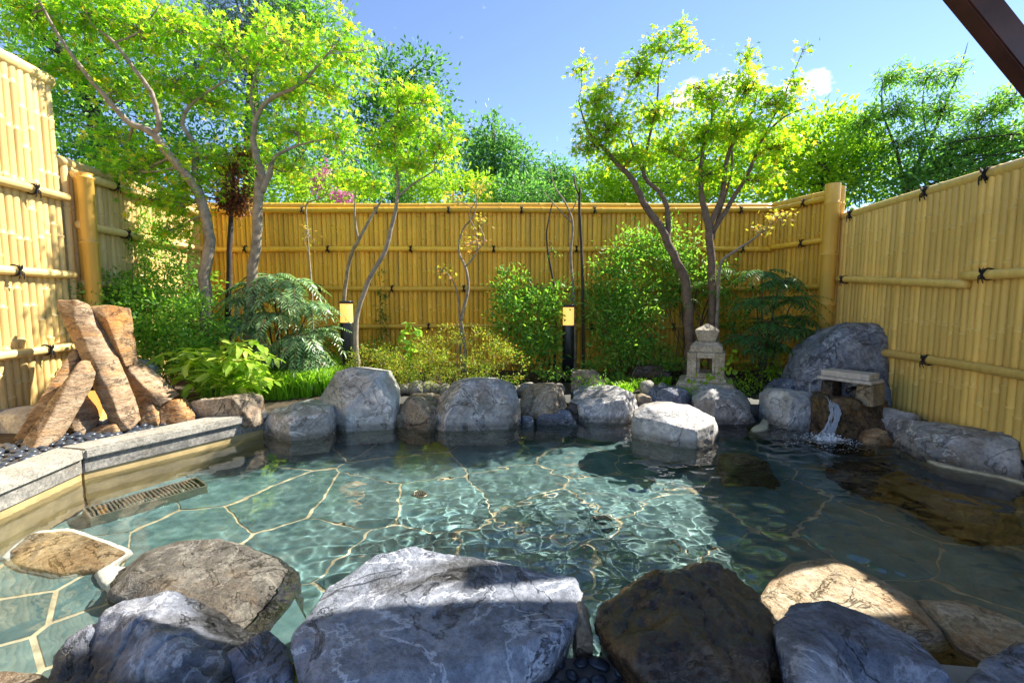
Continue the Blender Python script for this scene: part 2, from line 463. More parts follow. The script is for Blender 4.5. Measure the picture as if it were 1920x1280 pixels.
# ------------------------------------------------------------------ ground, bed, deck
def fbm2(X, Y, f, seed=0, oct=4):
    r = np.random.default_rng(seed)
    Z = np.zeros_like(X)
    for o in range(oct):
        for _ in range(5):
            a = r.uniform(0, 2 * np.pi); k = f * 2 ** o * r.uniform(0.7, 1.3); p = r.uniform(0, 6.28)
            Z += np.sin(k * (X * np.cos(a) + Y * np.sin(a)) + p) / (5 * 2 ** o)
    return Z
def bed_z(X, Y):
    X = np.asarray(X, float); Y = np.asarray(Y, float)
    z = 0.17 + 0.045 * np.clip((Y - 4.3) / 1.6, 0, 1) + 0.02 * fbm2(X, Y, 3.0, 3)
    return z
def zg(x, y):
    return float(bed_z(x, y))
me = grid_mesh('garden_soil', -4.25, 4.0, 1.02, 6.35, 0.06, bed_z, lambda x, y: ~in_poly(x, y, POOL) & (dist_poly(x, y, POOL) > 0.06) & ~((y < 1.5) & (x < 3.2)))
me.materials.append(M['soil'])
tag(link(bpy.data.objects.new('garden_soil', me)), kind='structure')
bm = bmesh.new()
for (x0, x1, y0, y1) in ((-600, 600, 6.3, 900), (-600, -4.2, -300, 6.3), (3.95, 600, -300, 6.3), (-4.2, 3.95, -300, -4)):
    bm.faces.new([bm.verts.new(p) for p in ((x0, y0, 0.05), (x1, y0, 0.05), (x1, y1, 0.05), (x0, y1, 0.05))])
tag(bm_obj('ground', bm, M['earth']), kind='structure')
bm = bmesh.new()
fr = [(-4.2, -4), (3.95, -4), (3.95, 1.3)] + [POOL[6], POOL[5], POOL[4], POOL[3], POOL[2], POOL[1], POOL[0]] + [(-4.2, 0.95)]
bm.faces.new([bm.verts.new((x, y, 0.03)) for x, y in fr])
bmesh.ops.triangulate(bm, faces=bm.faces[:])
tag(bm_obj('terrace', bm, M['deck']), kind='structure')

# ------------------------------------------------------------------ pool: wall, floor, flagstones, water
ZF = -0.55
bm = bmesh.new()
lo = [bm.verts.new((x, y, ZF - 0.05)) for x, y in POOL]; hi = [bm.verts.new((x, y, 0.026 if k < 7 else 0.12)) for k, (x, y) in enumerate(POOL)]
n = len(POOL)
for i in range(n):
    j = (i + 1) % n
    if i in (15, 16, 17): continue
    bm.faces.new([lo[j], lo[i], hi[i], hi[j]])
pw = bm_obj('pool_wall', bm, M['dark_wall'])
tag(pw, kind='structure')
bm = bmesh.new()
bm.faces.new([bm.verts.new((x, y, ZF)) for x, y in POOL])
bmesh.ops.triangulate(bm, faces=bm.faces[:])
pf = bm_obj('pool_floor', bm, M['mortar'])
tag(pf, kind='structure')
RECV = [pw, pf]

def flag_mat():
    m, nt, b = new_mat('green_flagstone')
    L = nt.links.new
    geo = nd(nt, 'ShaderNodeNewGeometry'); oi = nd(nt, 'ShaderNodeObjectInfo')
    n1 = nd(nt, 'ShaderNodeTexNoise', Scale=7.0, Detail=8.0, Roughness=0.65)
    L(geo.outputs['Position'], n1.inputs['Vector'])
    r1 = ramp(nt, [(0.3, (0.045, 0.105, 0.112)), (0.55, (0.10, 0.19, 0.19)), (0.8, (0.20, 0.285, 0.26))])
    L(n1.outputs['Fac'], r1.inputs[0])
    hv = nd(nt, 'ShaderNodeMapRange'); hv.inputs['To Min'].default_value = 0.78; hv.inputs['To Max'].default_value = 1.15
    L(oi.outputs['Random'], hv.inputs['Value'])
    col = mixrgb(nt, 1.0, r1.outputs[0], hv.outputs[0], 'MULTIPLY')
    L(col, b.inputs['Base Color']); b.inputs['Roughness'].default_value = 0.6
    bp = nd(nt, 'ShaderNodeBump', Strength=0.3, Distance=0.01)
    L(n1.outputs['Fac'], bp.inputs['Height']); L(bp.outputs[0], b.inputs['Normal'])
    return m
M['flag'] = flag_mat()
def clip_half(poly, p, nrm):
    out = []
    for i in range(len(poly)):
        a, b = poly[i], poly[(i + 1) % len(poly)]
        da, db = (a - p) @ nrm, (b - p) @ nrm
        if da <= 0: out.append(a)
        if (da < 0) != (db < 0) and abs(da - db) > 1e-9:
            out.append(a + (b - a) * (da / (da - db)))
    return out
seeds = []
tries = 0
while len(seeds) < 62 and tries < 6000:
    tries += 1
    p = np.array([rng.uniform(-2.7, 3.3), rng.uniform(0.9, 4.6)])
    if all(np.hypot((p - q)[0] * 0.85, (p - q)[1]) > 0.43 for q in seeds): seeds.append(p)
for i, s in enumerate(seeds):
    cell = [np.array(v, float) for v in ((-2.72, 0.9), (3.4, 0.9), (3.4, 4.6), (-2.72, 4.6))]
    for j, q in enumerate(seeds):
        if j == i: continue
        d = q - s
        L_ = np.hypot(*d)
        if L_ > 2.2: continue
        cell = clip_half(cell, s + d * 0.5 - d / L_ * (0.004 + 0.010 * ((i * j * 7 + i + j) % 10) / 10), d / L_)
        if len(cell) < 3: break
    if len(cell) < 3: continue
    c = np.mean(cell, axis=0)
    # wobble the outline a little so that the joints are not ruler straight
    pts = []
    for k in range(len(cell)):
        a, b = cell[k], cell[(k + 1) % len(cell)]
        m_ = max(1, int(np.hypot(*(b - a)) / 0.16))
        for t in range(m_):
            q = a + (b - a) * t / m_
            w = np.array([noise.noise(Vector((q[0] * 3.5, q[1] * 3.5, 1.7))), noise.noise(Vector((q[0] * 3.5, q[1] * 3.5, 8.1)))]) * 0.035
            pts.append(q + w)
    bm = bmesh.new()
    top = [bm.verts.new((p[0] - c[0], p[1] - c[1], 0.0)) for p in pts]
    f = bm.faces.new(top)
    ext = bmesh.ops.inset_region(bm, faces=[f], thickness=0.008, depth=0.012)
    o = bm_obj('flagstone', bm, M['flag'], pf)
    o.location = (c[0], c[1], ZF + 0.004 + 0.004 * rng.random())
    RECV.append(o)

# shallow bench in the near left corner, paved like the floor
BENCH = [(-2.63, 0.97), (-1.6, 1.14), (-0.9, 1.24), (-0.66, 1.5), (-0.95, 1.85), (-1.75, 1.95), (-2.63, 2.0)]
ZBN = -0.075
bm = bmesh.new()
f = bm.faces.new([bm.verts.new((x, y, ZF + 0.01)) for x, y in BENCH])
ex = bmesh.ops.extrude_face_region(bm, geom=[f])
for v in [g for g in ex['geom'] if isinstance(g, bmesh.types.BMVert)]: v.co.z = ZBN
bmesh.ops.recalc_face_normals(bm, faces=bm.faces[:])
bmesh.ops.triangulate(bm, faces=bm.faces[:])
pbn = bm_obj('pool_bench', bm, M['mortar'])
tag(pbn, kind='structure'); RECV.append(pbn)
bs = [np.array(p) for p in ((-2.3, 1.25), (-1.95, 1.6), (-2.35, 1.75), (-1.75, 1.28), (-1.45, 1.65), (-1.25, 1.38), (-0.95, 1.6), (-2.5, 1.5), (-1.65, 1.85), (-2.05, 1.9))]
for i, s in enumerate(bs):
    cell = [np.array(v, float) for v in BENCH]
    for j, q in enumerate(bs):
        if j != i:
            d = q - s; L_ = np.hypot(*d)
            cell = clip_half(cell, s + d * 0.5 - d / L_ * 0.010, d / L_)
            if len(cell) < 3: break
    if len(cell) < 3: continue
    c = np.mean(cell, axis=0)
    bm = bmesh.new()
    f = bm.faces.new([bm.verts.new((p[0] - c[0], p[1] - c[1], 0.0)) for p in cell])
    bmesh.ops.inset_region(bm, faces=[f], thickness=0.008, depth=0.012)
    o = bm_obj('flagstone', bm, M['flag'], pbn)
    o.location = (c[0], c[1], ZBN + 0.004); RECV.append(o)

# water: real ripples, strongest where the spout falls in and across the middle
SPL = on(1535, 822, 0.0)
wr = np.random.default_rng(11)
waves = [(wr.uniform(0, 2 * np.pi), math.exp(wr.uniform(math.log(10), math.log(120))), wr.uniform(0, 6.28)) for _ in range(64)]
def water_z(X, Y):
    Z = np.zeros_like(X)
    d = np.hypot(X - SPL.x, Y - SPL.y)
    mid = np.exp(-(((X - 0.55) / 1.15) ** 2 + ((Y - 2.35) / 0.85) ** 2))
    amp = 0.085 + 0.95 * mid + 1.0 * np.exp(-(d / 0.75) ** 2)
    for a, k, p in waves:
        s = 0.022 / k * (1.0 if k < 30 else 1.15)
        Z += s * np.sin(k * (X * np.cos(a) + Y * np.sin(a)) + p) * amp
    Z += 0.0016 * np.sin(42 * d) * np.exp(-d / 0.9) + 0.004 * np.exp(-(d / 0.22) ** 2) * fbm2(X, Y, 55, 5, 2)
    return Z
me = grid_mesh('pool_water', -2.75, 3.42, 0.9, 4.62, 0.0095, water_z, lambda x, y: in_poly(x, y, POOL) | (dist_poly(x, y, POOL) < 0.02))
wm = bpy.data.materials.new('water')
wm.use_nodes = True
wt = wm.node_tree
wt.nodes.remove(wt.nodes['Principled BSDF'])
gl = wt.nodes.new('ShaderNodeBsdfGlass')
gl.inputs['IOR'].default_value = 1.333
gl.inputs['Roughness'].default_value = 0.0
gl.inputs['Color'].default_value = (0.97, 0.99, 0.99, 1)
wt.links.new(gl.outputs[0], wt.nodes['Material Output'].inputs[0])
me.materials.append(wm)
water = link(bpy.data.objects.new('pool_water', me))
tag(water, kind='structure')
water.cycles.is_caustics_caster = True

# ------------------------------------------------------------------ rocks
def displace(V, N, amp, fr, seed, strata=0.0):
    off = Vector((seed * 3.17, seed * 1.31, seed * 2.77))
    out = np.empty_like(V)
    for i in range(len(V)):
        p = Vector(V[i])
        q = p * fr + off
        d = noise.fractal(q, 0.9, 2.1, 5) * 0.55 + (noise.ridged_multi_fractal(q * 0.8, 1.0, 2.0, 4, 1.0, 2.0) - 1.0) * 0.28
        d += noise.fractal(q * 3.7, 0.7, 2.2, 4) * 0.13 - 0.25 * max(0.0, 1 - abs(noise.noise(q * 1.6)) * 14)
        if strata:
            w = p.z * 3.0 + p.x * 0.9 + noise.noise(q * 0.6) * 0.4
            d += strata * (abs((w * 4.0) % 2.0 - 1.0) - 0.5)
        out[i] = V[i] + N[i] * d * amp
    return out
def hull(bm):
    r = bmesh.ops.convex_hull(bm, input=bm.verts[:])
    junk = list({g for g in r['geom_interior'] + r['geom_unused'] if isinstance(g, bmesh.types.BMVert) and g.is_valid})
    bmesh.ops.delete(bm, geom=junk, context='VERTS')
def hull_mesh(P3, vox, smooth_n, amp, fr, seed, strata=0.0, chisel=6, cdepth=0.07):
    bm = bmesh.new()
    for p in P3: bm.verts.new(p)
    hull(bm)
    # split faces: flat breaks knocked off the edges of the stone
    r_ = np.random.default_rng(seed * 17 + 3)
    for _ in range(chisel):
        nn = Vector((r_.normal(0, 0.8), -abs(r_.normal(0, 0.7)), abs(r_.normal(0, 0.55)))).normalized()
        ds = [v.co.dot(nn) for v in bm.verts]
        ext = max(ds) - min(ds)
        k = max(ds) - ext * r_.uniform(0.25, 1.0) * cdepth
        bmesh.ops.bisect_plane(bm, geom=bm.verts[:] + bm.edges[:] + bm.faces[:], plane_co=nn * k, plane_no=nn, clear_outer=True)
        bmesh.ops.delete(bm, geom=bm.faces[:], context='FACES_ONLY')
        pts_ = [v.co.copy() for v in bm.verts]
        bm.free(); bm = bmesh.new()
        for p in pts_: bm.verts.new(p)
        hull(bm)
    bmesh.ops.recalc_face_normals(bm, faces=bm.faces[:])
    me0 = bpy.data.meshes.new('tmp'); bm.to_mesh(me0); bm.free()
    ob = bpy.data.objects.new('tmp', me0); COL.objects.link(ob)
    md = ob.modifiers.new('r', 'REMESH'); md.mode = 'VOXEL'; md.voxel_size = vox
    dg = bpy.context.evaluated_depsgraph_get(); dg.update()
    me1 = bpy.data.meshes.new_from_object(ob.evaluated_get(dg))
    bpy.data.objects.remove(ob); bpy.data.meshes.remove(me0)
    nv = len(me1.vertices)
    V = np.empty(nv * 3, np.float32); me1.vertices.foreach_get('co', V); V = V.reshape(-1, 3)
    E = np.empty(len(me1.edges) * 2, np.int32); me1.edges.foreach_get('vertices', E); E = E.reshape(-1, 2)
    deg = np.bincount(E.ravel(), minlength=nv)[:, None].astype(np.float32)
    for _ in range(smooth_n):
        S = np.zeros_like(V); np.add.at(S, E[:, 0], V[E[:, 1]]); np.add.at(S, E[:, 1], V[E[:, 0]])
        V = V * 0.4 + 0.6 * S / np.maximum(deg, 1)
    me1.vertices.foreach_set('co', V.ravel()); me1.update()
    N = np.empty(nv * 3, np.float32); me1.vertices.foreach_get('normal', N); N = N.reshape(-1, 3)
    V = displace(V, N, amp, fr, seed, strata)
    me1.vertices.foreach_set('co', V.astype(np.float32).ravel())
    me1.polygons.foreach_set('use_smooth', np.ones(len(me1.polygons), bool))
    me1.update()
    return me1
NROCK = [0]
def rock(name, label, cat, sil, Y, thick, mat, front=(), zb=-0.4, back=0.78, vox=0.012, amp=0.016, fr=5.0, sm=0, chisel=4, cdepth=0.16, group=None, strata=0.0, spread=1.0, parent=None, blift=0.0):
    """stone from its outline: outline points stand at depth Y (or their own third value), front points nearer, the back is its own smaller outline"""
    NROCK[0] += 1
    P = [at(p[0], p[1], p[2] if len(p) > 2 else Y) for p in sil]
    c = sum(P, Vector()) / len(P)
    pts = list(P)
    for p in P:
        q = c + (p - c) * back
        q.y += thick; q.z += blift
        pts.append(q)
    pts += [at(p[0], p[1], p[2]) for p in front]
    if zb is not None:
        base = [Vector((p.x, p.y, 0)) for p in pts]
        b0 = sum(base, Vector()) / len(base)
        for q in base:
            w = b0 + (q - b0) * spread
            pts.append(Vector((w.x, w.y, zb)))
    me = hull_mesh(pts, vox, sm, amp, fr, NROCK[0], strata, chisel, cdepth)
    V = np.empty(len(me.vertices) * 3, np.float32); me.vertices.foreach_get('co', V); V = V.reshape(-1, 3)
    o0 = np.array([V[:, 0].mean(), V[:, 1].mean(), V[:, 2].min()], np.float32)
    me.vertices.foreach_set('co', (V - o0).ravel())
    me.name = name
    me.materials.append(M[mat])
    o = link(bpy.data.objects.new(name, me), parent)
    o.location = o0.tolist()
    o.cycles.is_caustics_receiver = True
    if parent is None: tag(o, label, cat, group)
    return o
RK = 'rocks around the pool rim'
# back row, left to right
rock('rim_rock', 'low flat grey rock at the end of the stone ledge', 'rock', [(488, 792), (510, 768), (548, 757), (619, 764), (627, 784), (613, 801), (540, 827), (488, 818)], 3.95, 0.35, 'grey', [(542, 786, 3.70), (614, 776, 3.80), (545, 826, 3.74)], group=RK, amp=0.012, chisel=1, cdepth=0.05)
rock('rim_rock', 'tall angular pale grey rock with a sharp front facet beside the grass', 'rock', [(592, 756), (629, 697), (660, 688), (722, 697), (748, 742), (730, 797), (622, 797)], 4.28, 0.4, 'pale', [(648, 764, 3.98), (702, 716, 4.10), (737, 774, 4.06), (640, 797, 4.02)], group=RK, amp=0.010, sm=0, fr=6, chisel=0)
rock('rim_rock', 'small rounded tan rock between the angular rock and the big centre rock', 'rock', [(738, 760), (757, 745), (815, 746), (829, 756), (820, 788), (790, 808), (732, 798)], 4.18, 0.35, 'tan', [(770, 775, 4.02), (805, 778, 4.03)], group=RK, amp=0.02)
rock('rim_rock', 'large block shaped grey rock with ridged face at the middle of the far rim', 'rock', [(820, 745), (846, 717), (880, 711), (935, 712), (969, 724), (975, 757), (978, 797), (935, 808), (822, 816), (802, 811), (814, 780)], 4.2, 0.45, 'grey', [(850, 728, 4.08), (950, 730, 4.08), (835, 800, 3.98), (945, 795, 4.0)], group=RK, amp=0.02, fr=6, strata=0.2, chisel=3, cdepth=0.10)
rock('rim_rock', 'grey brown rock just right of the big centre rock', 'rock', [(972, 745), (993, 727), (1032, 722), (1060, 727), (1068, 757), (1062, 782), (976, 785)], 4.4, 0.35, 'tan', [(1010, 745, 4.25), (1045, 748, 4.25)], group=RK, amp=0.025)
rock('rim_rock', 'low dark blue rock half sunk below the grey brown rocks', 'rock', [(1003, 787), (1021, 773), (1060, 771), (1088, 777), (1102, 788), (1060, 800), (1014, 799)], 4.2, 0.2, 'blue', (), group=RK, amp=0.015, vox=0.012)
rock('rim_rock', 'small dark round rock wedged at the foot of the big centre rock', 'rock', [(976, 786), (984, 775), (996, 777), (1001, 787), (996, 797), (980, 797)], 4.15, 0.12, 'blue', (), group=RK, amp=0.01, vox=0.01)
rock('rim_rock', 'small reddish rock in the gap above the sunk blue rock', 'rock', [(1062, 762), (1070, 755), (1082, 757), (1086, 768), (1076, 774), (1064, 772)], 4.32, 0.1, 'brown', (), group=RK, amp=0.01, vox=0.01)
rock('rim_rock', 'broad grey rock with wavy pale crest left of the stepping rock', 'rock', [(1072, 745), (1085, 730), (1145, 727), (1175, 731), (1198, 746), (1208, 768), (1184, 792), (1111, 790), (1085, 773)], 4.4, 0.4, 'grey', [(1110, 750, 4.22), (1165, 752, 4.22)], group=RK, amp=0.03, strata=0.3)
rock('rim_rock', 'small brown rock behind the stepping rock', 'rock', [(1198, 746), (1210, 741), (1226, 746), (1229, 760), (1208, 764)], 4.5, 0.2, 'tan', (), group=RK, amp=0.01, vox=0.012, zb=0.0)
rock('rim_rock', 'blue grey rock in front of the stone lantern', 'rock', [(1210, 745), (1224, 732), (1261, 726), (1288, 731), (1306, 754), (1300, 775), (1222, 775)], 4.55, 0.3, 'blue', [(1255, 745, 4.42), (1290, 752, 4.42)], group=RK, amp=0.02, zb=-0.1)
rock('rim_rock', 'flat topped pale stepping rock standing out into the pool', 'rock', [(1185, 795), (1188, 778), (1213, 763), (1246, 757), (1289, 759), (1342, 781), (1348, 812), (1332, 833), (1289, 837), (1261, 830), (1190, 806)], 3.84, 0.28, 'pale', [(1189, 782, 3.8), (1262, 797, 3.58), (1306, 808, 3.52), (1338, 792, 3.62), (1300, 836, 3.55), (1265, 830, 3.58)], group=RK, amp=0.014, sm=0, fr=7, chisel=0)
rock('rim_rock', 'long grey rock with white veins left of the water spout', 'rock', [(1302, 745), (1320, 729), (1346, 726), (1399, 733), (1428, 745), (1434, 756), (1434, 790), (1405, 792), (1346, 789), (1306, 768)], 4.4, 0.4, 'grey', [(1340, 750, 4.22), (1405, 750, 4.2), (1400, 790, 4.22)], group=RK, amp=0.028, strata=0.2)
rock('rim_rock', 'bluish rock leaning at the foot of the big boulder', 'rock', [(1445, 742), (1481, 715), (1505, 710), (1540, 735), (1542, 760), (1450, 760)], 4.5, 0.3, 'blue', (), group=RK, amp=0.02, zb=0.0)
rock('rim_rock', 'frosty topped grey rock left under the water spout', 'rock', [(1450, 745), (1473, 732), (1520, 735), (1542, 748), (1534, 795), (1518, 808), (1488, 800), (1452, 788)], 4.2, 0.35, 'pale', [(1480, 750, 4.05), (1520, 760, 4.03), (1500, 797, 4.03)], group=RK, amp=0.03)
rock('spout_rock', 'wet brown rock that the spout water runs down', 'rock', [(1530, 756), (1550, 742), (1645, 740), (1682, 752), (1690, 775), (1674, 806), (1630, 824), (1593, 829), (1540, 818), (1526, 798)], 4.02, 0.5, 'spoutbrown', [(1560, 752, 3.78), (1645, 757, 3.76), (1665, 790, 3.72), (1600, 822, 3.72), (1550, 812, 3.76)], group=RK, amp=0.055, fr=4, chisel=5, cdepth=0.12, sm=4)
rock('boulder', 'huge smooth blue grey boulder behind the water spout', 'boulder', [(1492, 735), (1500, 705), (1520, 668), (1553, 627), (1598, 600), (1661, 605), (1688, 625), (1700, 700), (1714, 775), (1690, 800), (1510, 790)], 4.45, 0.5, 'boulder', [(1560, 650, 4.3), (1650, 640, 4.28), (1540, 760, 4.22), (1690, 760, 4.2)], zb=0.0, vox=0.02, amp=0.05, fr=2.6, sm=4, chisel=4, cdepth=0.05)
rock('rim_rock', 'flat grey rock right of the spout with a pale top', 'rock', [(1656, 784), (1668, 773), (1692, 770), (1746, 782), (1750, 800), (1692, 815), (1682, 826), (1662, 812)], 3.75, 0.3, 'pale', [(1690, 790, 3.62)], group=RK, amp=0.018)
rock('rim_rock', 'small rusty red rock at the waterline right of the spout', 'rock', [(1624, 826), (1632, 816), (1676, 806), (1687, 818), (1662, 833), (1638, 832)], 3.62, 0.15, 'slab', (), group=RK, amp=0.012, vox=0.01, zb=-0.15)
rock('rim_rock', 'long low grey rock curving along the right bamboo fence', 'rock', [(1690, 815, 3.5), (1708, 789, 3.5), (1775, 797, 3.4), (1814, 817, 3.3), (1862, 829, 3.15), (1925, 820, 3.0), (2000, 822, 2.9), (2000, 905, 2.8), (1920, 890, 2.85), (1800, 868, 3.1), (1725, 850, 3.35)], 3.2, 0.3, 'grey', [(1735, 815, 3.25)], group=RK, amp=0.035, blift=-0.02, zb=-0.05)
rock('rim_rock', 'small flat brown rock behind the long low rock', 'rock', [(1768, 800), (1780, 793), (1806, 796), (1816, 808), (1790, 815)], 3.65, 0.12, 'tan', (), group=RK, amp=0.01, vox=0.012, zb=0.0)
rock('sunken_rock', 'pale rock under the water between stepping rock and spout', 'rock', [(1362, 862), (1385, 845), (1412, 838), (1450, 850), (1470, 872)], 3.25, 0.3, 'yellow', (), zb=-0.54, amp=0.02, blift=-0.05, spread=0.9, sm=8).location.z -= 0.15
rock('sunken_rock', 'dark rock under the water along the right side', 'rock', [(1620, 890), (1680, 875), (1780, 895), (1820, 945), (1730, 955)], 2.95, 0.5, 'brown', (), zb=-0.54, amp=0.03).location.z -= 0.24
rock('sunken_rock', 'dark long rock under the water at the right edge of the photo', 'rock', [(1800, 960), (1860, 930), (1960, 960), (1990, 1010), (1880, 1020)], 2.45, 0.5, 'brown', (), zb=-0.54, amp=0.03).location.z -= 0.2
# foreground
FG = 'rocks along the near rim'
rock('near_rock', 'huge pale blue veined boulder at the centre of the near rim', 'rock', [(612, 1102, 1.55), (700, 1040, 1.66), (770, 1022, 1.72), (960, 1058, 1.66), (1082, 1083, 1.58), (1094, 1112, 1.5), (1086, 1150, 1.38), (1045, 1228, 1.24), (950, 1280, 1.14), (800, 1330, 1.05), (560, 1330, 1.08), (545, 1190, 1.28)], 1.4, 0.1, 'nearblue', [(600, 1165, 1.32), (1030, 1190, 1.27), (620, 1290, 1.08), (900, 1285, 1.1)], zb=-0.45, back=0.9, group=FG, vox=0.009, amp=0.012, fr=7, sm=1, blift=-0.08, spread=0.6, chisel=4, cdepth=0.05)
rock('near_rock', 'dark wet brown rock with craggy top right of the centre boulder', 'rock', [(1108, 1170, 1.36), (1120, 1135, 1.4), (1200, 1090, 1.45), (1290, 1066, 1.48), (1350, 1054, 1.48), (1402, 1072, 1.46), (1412, 1102, 1.45), (1452, 1145, 1.4), (1472, 1205, 1.34), (1465, 1340, 1.1), (1235, 1290, 1.12), (1165, 1228, 1.24)], 1.4, 0.14, 'brown', [(1200, 1190, 1.24), (1330, 1150, 1.24), (1420, 1230, 1.16), (1240, 1280, 1.08)], zb=-0.4, back=0.85, group=FG, vox=0.0085, amp=0.06, fr=4.5, sm=0, blift=-0.08, spread=0.55, chisel=6, cdepth=0.08)
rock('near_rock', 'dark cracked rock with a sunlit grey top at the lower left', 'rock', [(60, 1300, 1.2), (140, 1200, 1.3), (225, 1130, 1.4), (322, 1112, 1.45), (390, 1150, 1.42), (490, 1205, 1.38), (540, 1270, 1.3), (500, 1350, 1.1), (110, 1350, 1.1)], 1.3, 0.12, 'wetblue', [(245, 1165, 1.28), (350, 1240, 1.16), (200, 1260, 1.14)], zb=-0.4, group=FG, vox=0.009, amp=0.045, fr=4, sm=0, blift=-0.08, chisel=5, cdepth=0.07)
rock('near_rock', 'smooth blue slab lying against the cracked rock at the lower left', 'rock', [(330, 1310, 1.12), (390, 1248, 1.2), (480, 1196, 1.27), (536, 1250, 1.22), (545, 1330, 1.08)], 1.15, 0.08, 'blue', (), zb=-0.2, group=FG, vox=0.01, amp=0.01, sm=3)
rock('near_rock', 'long smooth blue slab tilted on the lower right rim', 'rock', [(1462, 1160, 1.36), (1480, 1136, 1.42), (1560, 1132, 1.44), (1642, 1160, 1.4), (1792, 1226, 1.28), (1800, 1256, 1.22), (1770, 1310, 1.12), (1600, 1270, 1.16)], 1.3, 0.06, 'blue', [(1500, 1185, 1.28), (1760, 1262, 1.16)], zb=-0.2, group=FG, vox=0.01, amp=0.014, sm=4)
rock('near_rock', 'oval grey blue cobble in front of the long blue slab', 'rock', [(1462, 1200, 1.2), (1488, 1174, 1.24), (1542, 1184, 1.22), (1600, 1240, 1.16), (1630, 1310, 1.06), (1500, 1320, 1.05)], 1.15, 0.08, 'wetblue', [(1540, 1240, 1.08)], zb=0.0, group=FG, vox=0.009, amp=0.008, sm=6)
def flat_stone(name, label, outline, ztop, mat, dome=0.03, zb=-0.5, group=None, amp=0.012, vox=0.012, tilt=(0, 0), cat='rock', fr=5):
    """stone lying flat: its outline on the water, gently domed top"""
    P = [on(px, py, ztop) for px, py in outline]
    c = sum(P, Vector()) / len(P)
    pts = []
    for p in P:
        e = p - c
        dz = tilt[0] * e.x + tilt[1] * e.y
        pts.append(Vector((p.x, p.y, ztop - dome + dz)))
        q = c + e * 0.72
        pts.append(Vector((q.x, q.y, ztop + dz * 0.72)))
        q = c + e * 1.04
        pts.append(Vector((q.x, q.y, zb)))
    NROCK[0] += 1
    me = hull_mesh(pts, vox, 2, amp, fr, NROCK[0], chisel=3, cdepth=0.05)
    V = np.empty(len(me.vertices) * 3, np.float32); me.vertices.foreach_get('co', V); V = V.reshape(-1, 3)
    o0 = np.array([V[:, 0].mean(), V[:, 1].mean(), V[:, 2].min()], np.float32)
    me.vertices.foreach_set('co', (V - o0).ravel())
    me.name = name; me.materials.append(M[mat])
    o = link(bpy.data.objects.new(name, me)); o.location = o0.tolist()
    o.cycles.is_caustics_receiver = True
    return tag(o, label, cat, group)
flat_stone('near_rock', 'broad sunlit ochre stone level with the water at the right', [(1415, 1118), (1440, 1080), (1480, 1046), (1560, 1034), (1640, 1068), (1725, 1115), (1790, 1190), (1700, 1215), (1470, 1165)], 0.032, 'yellow', 0.022, group=FG, amp=0.008)
flat_stone('near_rock', 'brown streaked stone right of the broad ochre stone', [(1712, 1112), (1800, 1114), (1900, 1150), (1990, 1200), (1960, 1280), (1800, 1200)], 0.032, 'yellow', 0.022, group=FG, amp=0.008)
flat_stone('near_rock', 'blue grey rock in the lower right corner', [(1790, 1262), (1840, 1215), (1920, 1186), (2010, 1190), (2010, 1330), (1830, 1330)], 0.14, 'blue', 0.06, zb=-0.1, group=FG, amp=0.025)
flat_stone('step_stone', 'large mottled grey stone breaking the surface at the lower left', [(188, 1082), (228, 1042), (330, 1006), (420, 996), (520, 1020), (562, 1045), (548, 1085), (490, 1152), (452, 1178), (380, 1142), (300, 1116), (214, 1106)], 0.05, 'mottle', 0.055, group='stones breaking the surface', tilt=(-0.09, 0.0), amp=0.02)
flat_stone('step_stone', 'flat brown stone ringed with white mortar at the left', [(8, 1042), (58, 1000), (130, 994), (200, 1018), (238, 1034), (190, 1066), (110, 1076), (40, 1062)], -0.012, 'tanwet', 0.012, zb=-0.12, group='stones breaking the surface', amp=0.006)
flat_stone('step_stone', 'brown stone cut off by the lower left corner', [(-60, 1262), (0, 1244), (90, 1250), (112, 1290), (60, 1340), (-60, 1340)], 0.03, 'tan', 0.03, group='stones breaking the surface')
# pale mortar collars
def collar(name, label, inner, w, z, mat='white_mortar', cat='mortar', seed=0, dp=0.25, h=0.012, jit=0.0):
    P = [on(px, py, z) for px, py in inner]
    acc = Acc()
    path = smooth_path([tuple(p) for p in P], 5)
    rows = []
    for i, p in enumerate(path):
        t = np.array(path[min(i + 1, len(path) - 1)]) - np.array(path[max(i - 1, 0)])
        t = t / (np.linalg.norm(t) + 1e-9)
        nrm = np.array([-t[1], t[0], 0])
        k = w * (1 + 0.7 * noise.noise(Vector((i * 0.45, seed, 3.3)))) * min(1.0, 0.15 + 0.35 * i, 0.15 + 0.35 * (len(path) - 1 - i))
        p = np.array(p) + nrm * jit * noise.noise(Vector((i * 0.9, seed, 7.7)))
        rows.append([p - nrm * k, p - nrm * k * 0.6 + [0, 0, h], p + nrm * k * 0.6 + [0, 0, h], p + nrm * k, p + nrm * k * 1.1 - [0, 0, dp], p - nrm * k * 1.1 - [0, 0, dp]])
    V = np.array(rows).reshape(-1, 3)
    T = []
    for i in range(len(rows) - 1):
        for j in range(6):
            a, b = i * 6 + j, i * 6 + (j + 1) % 6
            T += [(a, b, b + 6), (a, b + 6, a + 6)]
    e0 = (len(rows) - 1) * 6
    T += [(0, 2, 1), (0, 3, 2), (0, 5, 3), (5, 4, 3), (e0, e0 + 1, e0 + 2), (e0, e0 + 2, e0 + 3), (e0, e0 + 3, e0 + 5), (e0 + 5, e0 + 3, e0 + 4)]
    acc.add(V, T)
    o = acc.build(name, M[mat], None, True)
    o.cycles.is_caustics_receiver = True
    return tag(o, label, cat)
def grow(outline, k, dx=0, dy=0, jit=6, seed=1):
    r_ = np.random.default_rng(seed)
    cx = sum(p[0] for p in outline) / len(outline); cy = sum(p[1] for p in outline) / len(outline)
    return [(cx + (p[0] - cx) * k + dx + r_.uniform(-jit, jit), cy + (p[1] - cy) * k + dy + r_.uniform(-jit, jit) * 0.5) for p in outline]
